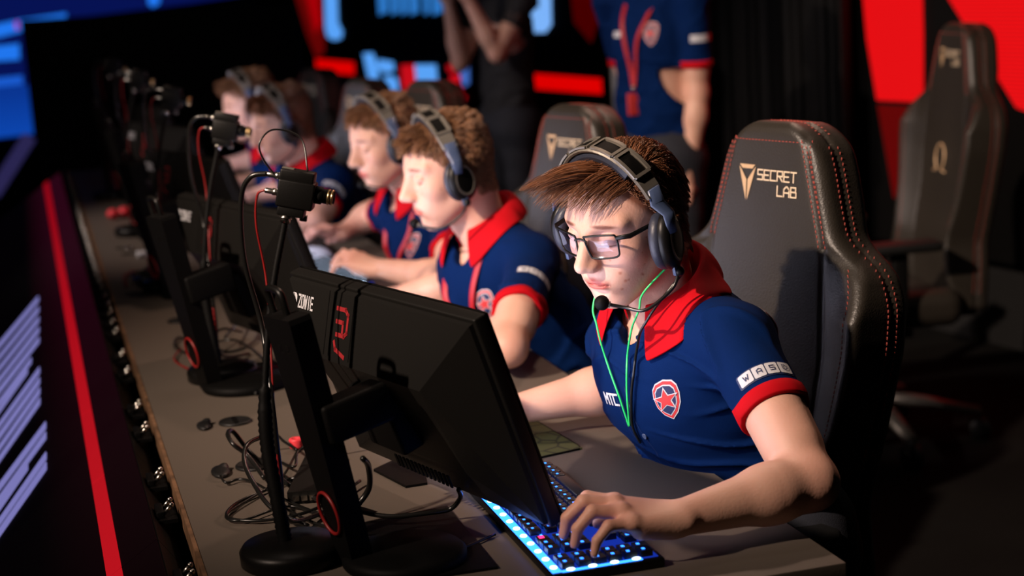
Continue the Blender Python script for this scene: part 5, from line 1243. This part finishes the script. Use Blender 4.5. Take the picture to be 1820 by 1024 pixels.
# ------------------------------------------------------------------ the players
FACE1 = Vector((-.94, -.36, 0)).normalized()
def lanyard(pts_l, pts_r, label, badge=None):
    r = empty('lanyard', pts_l[-1], label, 'lanyard', 'red lanyards'); b = MB()
    for P_ in (pts_l, pts_r): b.tube(spline(P_, 6), [(.0085, .0014)] * (len(spline(P_, 6))), 8, flat=(0.5, -.85, 0))
    b.build('ribbon', M['red_ribbon'], r)
    if badge is not None:
        c = Vector(badge); b = MB(); b.tube([c + Vector((0, 0, .02)), c], .005, 8); b.build('hook', M['steel'], r); b = MB(); b.box(tuple(c + Vector((0, 0, -.045))), (.045, .012, .075), Matrix.Identity(4), bev=.003); b.build('badge', M['red_print'], r)
def seated(k, label, hc, hf, dark, p, elL=None, wrL=None, elR=None, wrR=None, hL='type', hR='mouse', dx=0, tilt=0, hup=(0, 0, 1), dz=0):
    d = sta(k) + Vector((dx, 0, dz)); hc = Vector(hc); hm = head_matrix(hc, hf, tilt); nk = hm @ Vector((-.045, 0, -.165))
    base = Vector((.965, 2.385, .90)) + d; sh = Vector((nk.x, nk.y, 0)) - Vector((.945, 2.372, 0))   # torso leans so that the neck meets the head
    J = dict(face=FACE1, head_m=hm, neck=nk, chest=Vector((nk.x + .022, nk.y + .0, nk.z - .135)), waist=Vector((nk.x * .5 + (1.07 + d.x) * .5 + .05, nk.y * .5 + (2.42 + d.y) * .5, .73)), pelvis=Vector((1.08 + d.x, 2.44 + d.y, .60)))
    J['shL'] = Vector((nk.x + .045, nk.y - .175, nk.z - .042)); J['shR'] = Vector((nk.x - .025, nk.y + .128, nk.z - .085))
    J['elL'] = Vector(elL) if elL else Vector((.972, 2.03, .815)) + d; J['wrL'] = Vector(wrL) if wrL else Vector((.772, 2.0, .805)) + d
    J['elR'] = Vector(elR) if elR else Vector((.95, 2.66, .82)) + d; J['wrR'] = Vector(wrR) if wrR else Vector((.735, 2.665, .80)) + d
    fL = (J['wrL'] - J['elL']); fL.z = 0; fL = (fL.normalized() + Vector((-.5, .15, 0))).normalized(); fR = (J['wrR'] - J['elR']); fR.z = 0
    J['handL'] = (p.get('fL', fL), (0, -.05, 1), hL); J['handR'] = (fR, (0, 0, 1), hR)
    for s, q in (('L', -.10), ('R', .10)): J['kn' + s] = Vector((.74 + d.x, 2.32 + d.y + q, .52)); J['an' + s] = Vector((.72 + d.x, 2.28 + d.y + q * 1.3, .10))
    lat = (J['shL'] - J['shR']).normalized(); tf = Vector((0, 0, 1)).cross(lat) * -1
    if tf.dot(FACE1) < 0: tf = -tf
    up_ = (J['neck'] - J['waist']).normalized(); tf = (tf - tf.dot(up_) * up_).normalized(); cu = lat
    # sleeve direction for the patch on the near arm
    ax = (J['elL'] - J['shL']).normalized(); outn = Vector((-.12, -1, .12)); outn = (outn - outn.dot(ax) * ax).normalized(); pu = outn.cross(ax).normalized(); pc = J['shL'].lerp(J['elL'], .36)
    pr = [('chest_emblem', emblem(.88), J['chest'] + lat * .085 + tf * .085 + up_ * .028, lat, up_, tf), ('key_patch', keypatch(.85), pc + outn * .05, pu, -ax, outn)]
    pr += [('shoulder_emblem', emblem(.9), J['shL'] + Vector((.06, 0, .02)), Vector((0, 1, 0)).cross(Vector((.8, -.3, .5))), Vector((0, 0, 1)), Vector((.85, -.35, .35)).normalized())]
    pr += p.get('more', lambda *a: [])(J, lat, up_, tf)
    p['prints'] = pr
    return person((1.1 + d.x, 2.42 + d.y, 0), label, J, p), J
def more1(J, lat, up_, tf):
    t = letters('MTC', .011, .017, .0035, .30, -.02, 0, 0, 1)
    o = [('chest_lettering', t, J['chest'] - lat * .030 + tf * .10 + up_ * .03, lat, up_, tf)]
    pk = [([(-.0004, -.11), (.0004, -.11), (.0004, .06), (-.0004, .06)], 2, 1), ([(.026, -.11), (.0268, -.11), (.0268, .06), (.026, .06)], 2, 1)]
    o.append(('placket', pk, J['chest'] - lat * .012 + tf * .10, lat, up_, tf)); return o
P1 = dict(style='fringe', hair_n=12000, hair_s=12, hair_r=.00052, clumps=240, vol=.014, moles=16, sleeve=.52, seed=3, vox=(.0018, .0030, .0034), more=more1, girth=1.0, fL=Vector((-.97, .12, 0)), nose=1.6, jaw=.96)
HC1 = (.845, 2.366, 1.156); HF1 = (-.86, -.47, -.29)
(R1, SH1, BV1, HD1, AX1), J1 = seated(0, 'young person in glasses leaning over the nearest keyboard, navy shirt with red collar', HC1, HF1, False, P1, hR='mouse', tilt=-.04)
hm1 = J1['head_m']; hs1 = headset(hm1, 'black headset with slotted grey band on the player in glasses', dict(xf=.018)); gl1 = glasses(hm1, 'dark rectangular eyeglasses on the nearest player')
# shirt buttons
lat, up1, tf1 = (J1['shL'] - J1['shR']).normalized(), (J1['neck'] - J1['waist']).normalized(), None
tf1 = Vector(AX1[0])
for q in (.028, -.030):
    c = J1['chest'] + lat * .001 + up1 * q + tf1 * .14; h = BV1.ray_cast(c, -tf1, .2)
    if h[0] is not None:
        b = MB(); Mx = frame(h[0], lat, up1, tf1); b.lathe([(.001, 0), (.0050, 0), (.0054, .001), (.0048, .0022), (.0036, .0016), (.001, .0016)], M=Mx, seg=20); b.build('button', M['blueband'], SH1)
# earphone and headset leads
def onshirt(px, py, lift=.010, d=2.3):
    o = Vector(CAMP); r = Vector(RW @ nrm([px - 910, py - 512, FPX])); h = BV1.ray_cast(o, r, 6)
    return (h[0] - r * lift) if h[0] is not None else None
def lead(start, px, r, mt, name, label):
    """a lead from a point, following pixels down the chest; above the chest the depth runs evenly to the first point on the shirt"""
    R3 = Vector(RW @ np.array([0, 0, 1])); dep_ = lambda p: (p - Vector(CAMP)).dot(R3)
    P_ = [start]; on = [onshirt(*q) if q[1] >= 632 else None for q in px]; d0 = dep_(start); k = next(i for i, q in enumerate(on) if q is not None); d1 = dep_(on[k])
    for i, q in enumerate(px): P_.append(on[i] if on[i] is not None else at(q[0], q[1], d0 + (d1 - d0) * (i + 1) / (k + 1) - .012 * math.sin(math.pi * (i + 1) / (k + 1))))
    b = MB(); b.tube(spline(P_, 8), r, 8); o = b.build(name, mt); return tag(o, label, 'cable')
lead(hm1 @ Vector((.012, .083, -.060)), [(1144, 520), (1136, 550), (1124, 580), (1118, 610), (1115, 635), (1114, 660), (1114, 690), (1115, 710), (1117, 735), (1119, 757)], .0017, M['green'], 'earphone_cable', 'thin bright green cable hanging from the ear of the player in glasses')
lead(hm1 @ Vector((.030, -.060, -.105)), [(1054, 548), (1060, 575), (1067, 605), (1076, 635), (1086, 665), (1095, 690), (1104, 715), (1118, 758)], .0017, M['green'], 'earphone_cable', 'second green cable on the far side of the chest of the player in glasses')
lead(hm1 @ Vector((.022, .108, -.070)), [(1166, 545), (1148, 573), (1137, 593), (1133, 615), (1129, 640), (1126, 665), (1123, 690), (1122, 715), (1124, 757), (1138, 787)], .0022, M['cable'], 'headset_cable', 'black headset cable running down the shirt of the nearest player')
# second player
P2 = dict(style='short', hair_mat='hair_light', hair_n=9000, hair_s=7, hair_r=.0007, vol=.012, len=.8, mess=.05, clumps=300, moles=6, seed=8, vox=(.003, .005, .006), nose=1.3)
(R2, SH2, BV2, HD2, AX2), J2 = seated(1, 'second player, short light brown hair, navy shirt and red lanyard, elbow on the desk', at(798, 298, 3.62), (-.97, -.10, -.22), False, P2, elL=atz(903, 618, .815), wrL=atz(770, 575, .80), elR=(.93, 3.72, .82), wrR=(.745, 3.76, .80), tilt=.02)
headset(J2['head_m'], 'black headset with pale slotted band on the second player'); 
P3 = dict(style='short', hair_mat='hair_light', hair_n=3500, hair_s=6, hair_r=.0013, vol=.010, len=.8, mess=.05, clumps=120, seed=12, vox=(.0035, .007, .008), nose=1.1)
(R3, SH3, BV3, HD3, AX3), J3 = seated(2, 'third player, pale face in profile, forearm stretched over the desk', at(686, 246, 4.50), (-.95, -.25, -.25), False, P3, elR=(.95, 4.86, .85), wrR=(.85, 4.80, .815), elL=atz(806, 500, .815), wrL=atz(676, 477, .81))
headset(J3['head_m'], 'grey and black headset on the third player')
P4 = dict(style='short', hair_mat='hair', hair_n=3000, hair_s=6, hair_r=.0014, vol=.012, len=.9, clumps=100, seed=15, vox=(.0045, .008, .009))
(R4, SH4, BV4, HD4, AX4), J4 = seated(3, 'fourth player, blurred, bowed head with pale headset in front of the last player', at(502, 218, 5.35), (-.96, -.20, -.26), False, P4, elL=atz(560, 392, .82), wrL=atz(478, 398, .81))
headset(J4['head_m'], 'pale blurred headset on the bowed head of the fourth player')
P5 = dict(style='short', hair_mat='hair_light', hair_n=3000, hair_s=6, hair_r=.0015, vol=.012, len=.9, clumps=100, seed=17, vox=(.0045, .008, .009))
(R5, SH5, BV5, HD5, AX5), J5 = seated(4, 'farthest player, blurred profile with reddish brown hair', at(446, 184, 6.05), (-.96, -.12, -.25), False, P5)
headset(J5['head_m'], 'headset on the farthest player')
def chest_lanyard(J, A, bv, label):
    tf, lt, up_ = Vector(A[0]), Vector(A[1]), Vector(A[2])
    def s(a, b_): 
        c = J['chest'] + lt * a + up_ * b_; h = bv.ray_cast(c + tf * .25, -tf, .4); return (h[0] + tf * .006) if h[0] is not None else c + tf * .12
    nb = J['neck']; L_ = [nb + lt * .07 + up_ * .045 - tf * .02, nb + lt * .078 + up_ * .02 + tf * .04] + [s(.055, .07), s(.035, .0), s(.02, -.07), s(.008, -.13)]
    R_ = [nb - lt * .07 + up_ * .045 - tf * .02, nb - lt * .078 + up_ * .02 + tf * .04] + [s(-.045, .07), s(-.025, .0), s(-.01, -.07), s(.0, -.13)]
    lanyard(L_, R_, label, s(.004, -.14))
chest_lanyard(J2, AX2, BV2, 'red lanyard hanging from the neck of the second player'); chest_lanyard(J3, AX3, BV3, 'red lanyard hanging down the chest of the third player')
chest_lanyard(J4, AX4, BV4, 'blurred red lanyard of the fourth player')
# ------------------------------------------------------------------ standing figures
def standing(label, c, face, p, arms, hands, head_c, head_f, sc=1.0):
    f = Vector(face).normalized(); l = Vector((0, 0, 1)).cross(f); c = Vector((c[0], c[1], 0)); hm = head_matrix(head_c, head_f)
    J = dict(face=f, head_m=hm, neck=hm @ Vector((-.045, 0, -.165)), chest=c + Vector((0, 0, 1.27)), waist=c + Vector((0, 0, 1.05)), pelvis=c + Vector((0, 0, .87)))
    J['shL'] = c + l * .175 + Vector((0, 0, 1.405)); J['shR'] = c - l * .175 + Vector((0, 0, 1.405))
    for k, v in arms.items(): J[k] = Vector(v)
    J['handL'], J['handR'] = hands
    for s, q in (('L', 1), ('R', -1)): J['kn' + s] = c + l * .10 * q + Vector((0, 0, .50)) + f * .02; J['an' + s] = c + l * .11 * q + Vector((0, 0, .10))
    ax = (J['elL'] - J['shL']).normalized(); on = (l + f * .3 if True else l); on = (on - on.dot(ax) * ax).normalized(); pu = on.cross(ax).normalized()
    if not p.get('dark'): p['prints'] = [('chest_emblem', emblem(1.1), J['chest'] + l * .065 + f * .1 + Vector((0, 0, .02)), l, (0, 0, 1), f), ('sleeve_patch', [(rr(-.045, -.012, .010, .012, .003), 0, 1), (rr(.012, -.012, .045, .012, .003), 1, 1)], J['shL'].lerp(J['elL'], .42) + on * .05, pu, -ax, on), ('sponsor_print', [(rr(-.02, -.01, .02, .01, .003), 0, 1)], J['chest'] - l * .075 + f * .1 + Vector((0, 0, .02)), l, (0, 0, 1), f)]
    return person((c.x, c.y, 0), label, J, p), J
SC = at(1158, 60, 5.75); fS = Vector((-.82, -.57, 0)).normalized(); lS = Vector((0, 0, 1)).cross(fS)
cS = Vector((SC.x, SC.y, 0)); shl = cS + lS * .18 + Vector((0, 0, 1.40)); shr = cS - lS * .18 + Vector((0, 0, 1.40))
PS = dict(style='short', hair_n=2500, hair_s=6, hair_r=.0014, seed=21, vox=(.004, .006, .007), sleeve=.72, girth=.96)
wl = at(1226, 290, 5.72); wr_ = at(1120, 235, 5.85)
(RS, SHS, BVS, HDS, AXS), JS = standing('person standing behind the players, navy shirt with red cuffs, arms hanging, head out of view', cS, fS, PS,
    dict(elL=at(1240, 165, 5.70), wrL=wl, elR=at(1119, 150, 5.95), wrR=wr_), ((Vector((0.02, 0, -1)), Vector((.8, -.6, 0)), 'relax'), (Vector((0, 0, -1)), Vector((-.8, .3, 0)), 'relax')), cS + Vector((0, 0, 1.63)) + fS * .02, (-.8, -.5, -.1))
def s_(a, b_):
    c = JS['chest'] + lS * a + Vector((0, 0, b_)); h = BVS.ray_cast(c + fS * .3, -fS, .4); return (h[0] + fS * .006) if h[0] is not None else c + fS * .12
lanyard([JS['neck'] + lS * .07 + fS * .04] + [s_(.05, .08), s_(.02, 0), s_(.0, -.10), s_(-.01, -.16)], [JS['neck'] - lS * .07 + fS * .04] + [s_(-.05, .08), s_(-.035, 0), s_(-.02, -.10), s_(-.014, -.16)], 'dark red lanyard with a small badge on the standing person', s_(-.012, -.17))
# camera operator with raised arms
cO = at(905, 200, 7.3); cO = Vector((cO.x, cO.y, 0)); fO = Vector((-.95, -.3, 0)).normalized(); lO = Vector((0, 0, 1)).cross(fO)
PO = dict(dark=True, style='short', hair_n=2000, hair_s=6, hair_r=.0016, seed=31, vox=(.0045, .007, .008), sleeve=.52, collar=False)
(RO, SHO, BVO, HDO, AXO), JO = standing('person in black holding a camera up with both hands, forearms lit red', cO, fO, PO,
    dict(elL=at(884, 96, 7.05), wrL=at(830, -5, 7.0), elR=at(818, 112, 7.3), wrR=at(796, 0, 7.25)), ((Vector((-.35, 0, .9)), Vector((.3, -.9, .2)), 'relax'), (Vector((-.2, 0, .95)), Vector((0, -1, 0)), 'relax')), cO + Vector((-.04, 0, 1.66)), (-.95, -.3, 0))
ct = at(800, -45, 7.15); r = empty('photo_camera', ct, 'dark camera held up by the person in black', 'camera'); b = MB(); b.box(tuple(ct), (.07, .14, .10), bev=.012); b.build('camera_body', M['blackp'], r); b = MB(); b.tube([ct, ct + Vector((-.10, -.03, 0))], .038, 20); b.build('lens_barrel', M['blackm'], r)
# lighting pole by the scoreboard
pb = at(1098, 160, 6.9); r = empty('light_stand', (pb.x, pb.y, 0), 'grey pole with a small white plate, left of the standing person', 'stand'); b = MB(); b.tube([(pb.x, pb.y, .02), (pb.x, pb.y, 2.1)], .026, 14); b.build('pole', M['gun'], r)
b = MB(); b.box((pb.x, pb.y - .03, 1.50), (.055, .02, .045), bev=.004); b.build('white_plate', M['white'], r)
for k in range(3): a = k * 2.1; b = MB(); b.tube([(pb.x, pb.y, .5), (pb.x + .35 * math.cos(a), pb.y + .35 * math.sin(a), .012)], .011, 8); b.build('leg', M['blackm'], r)
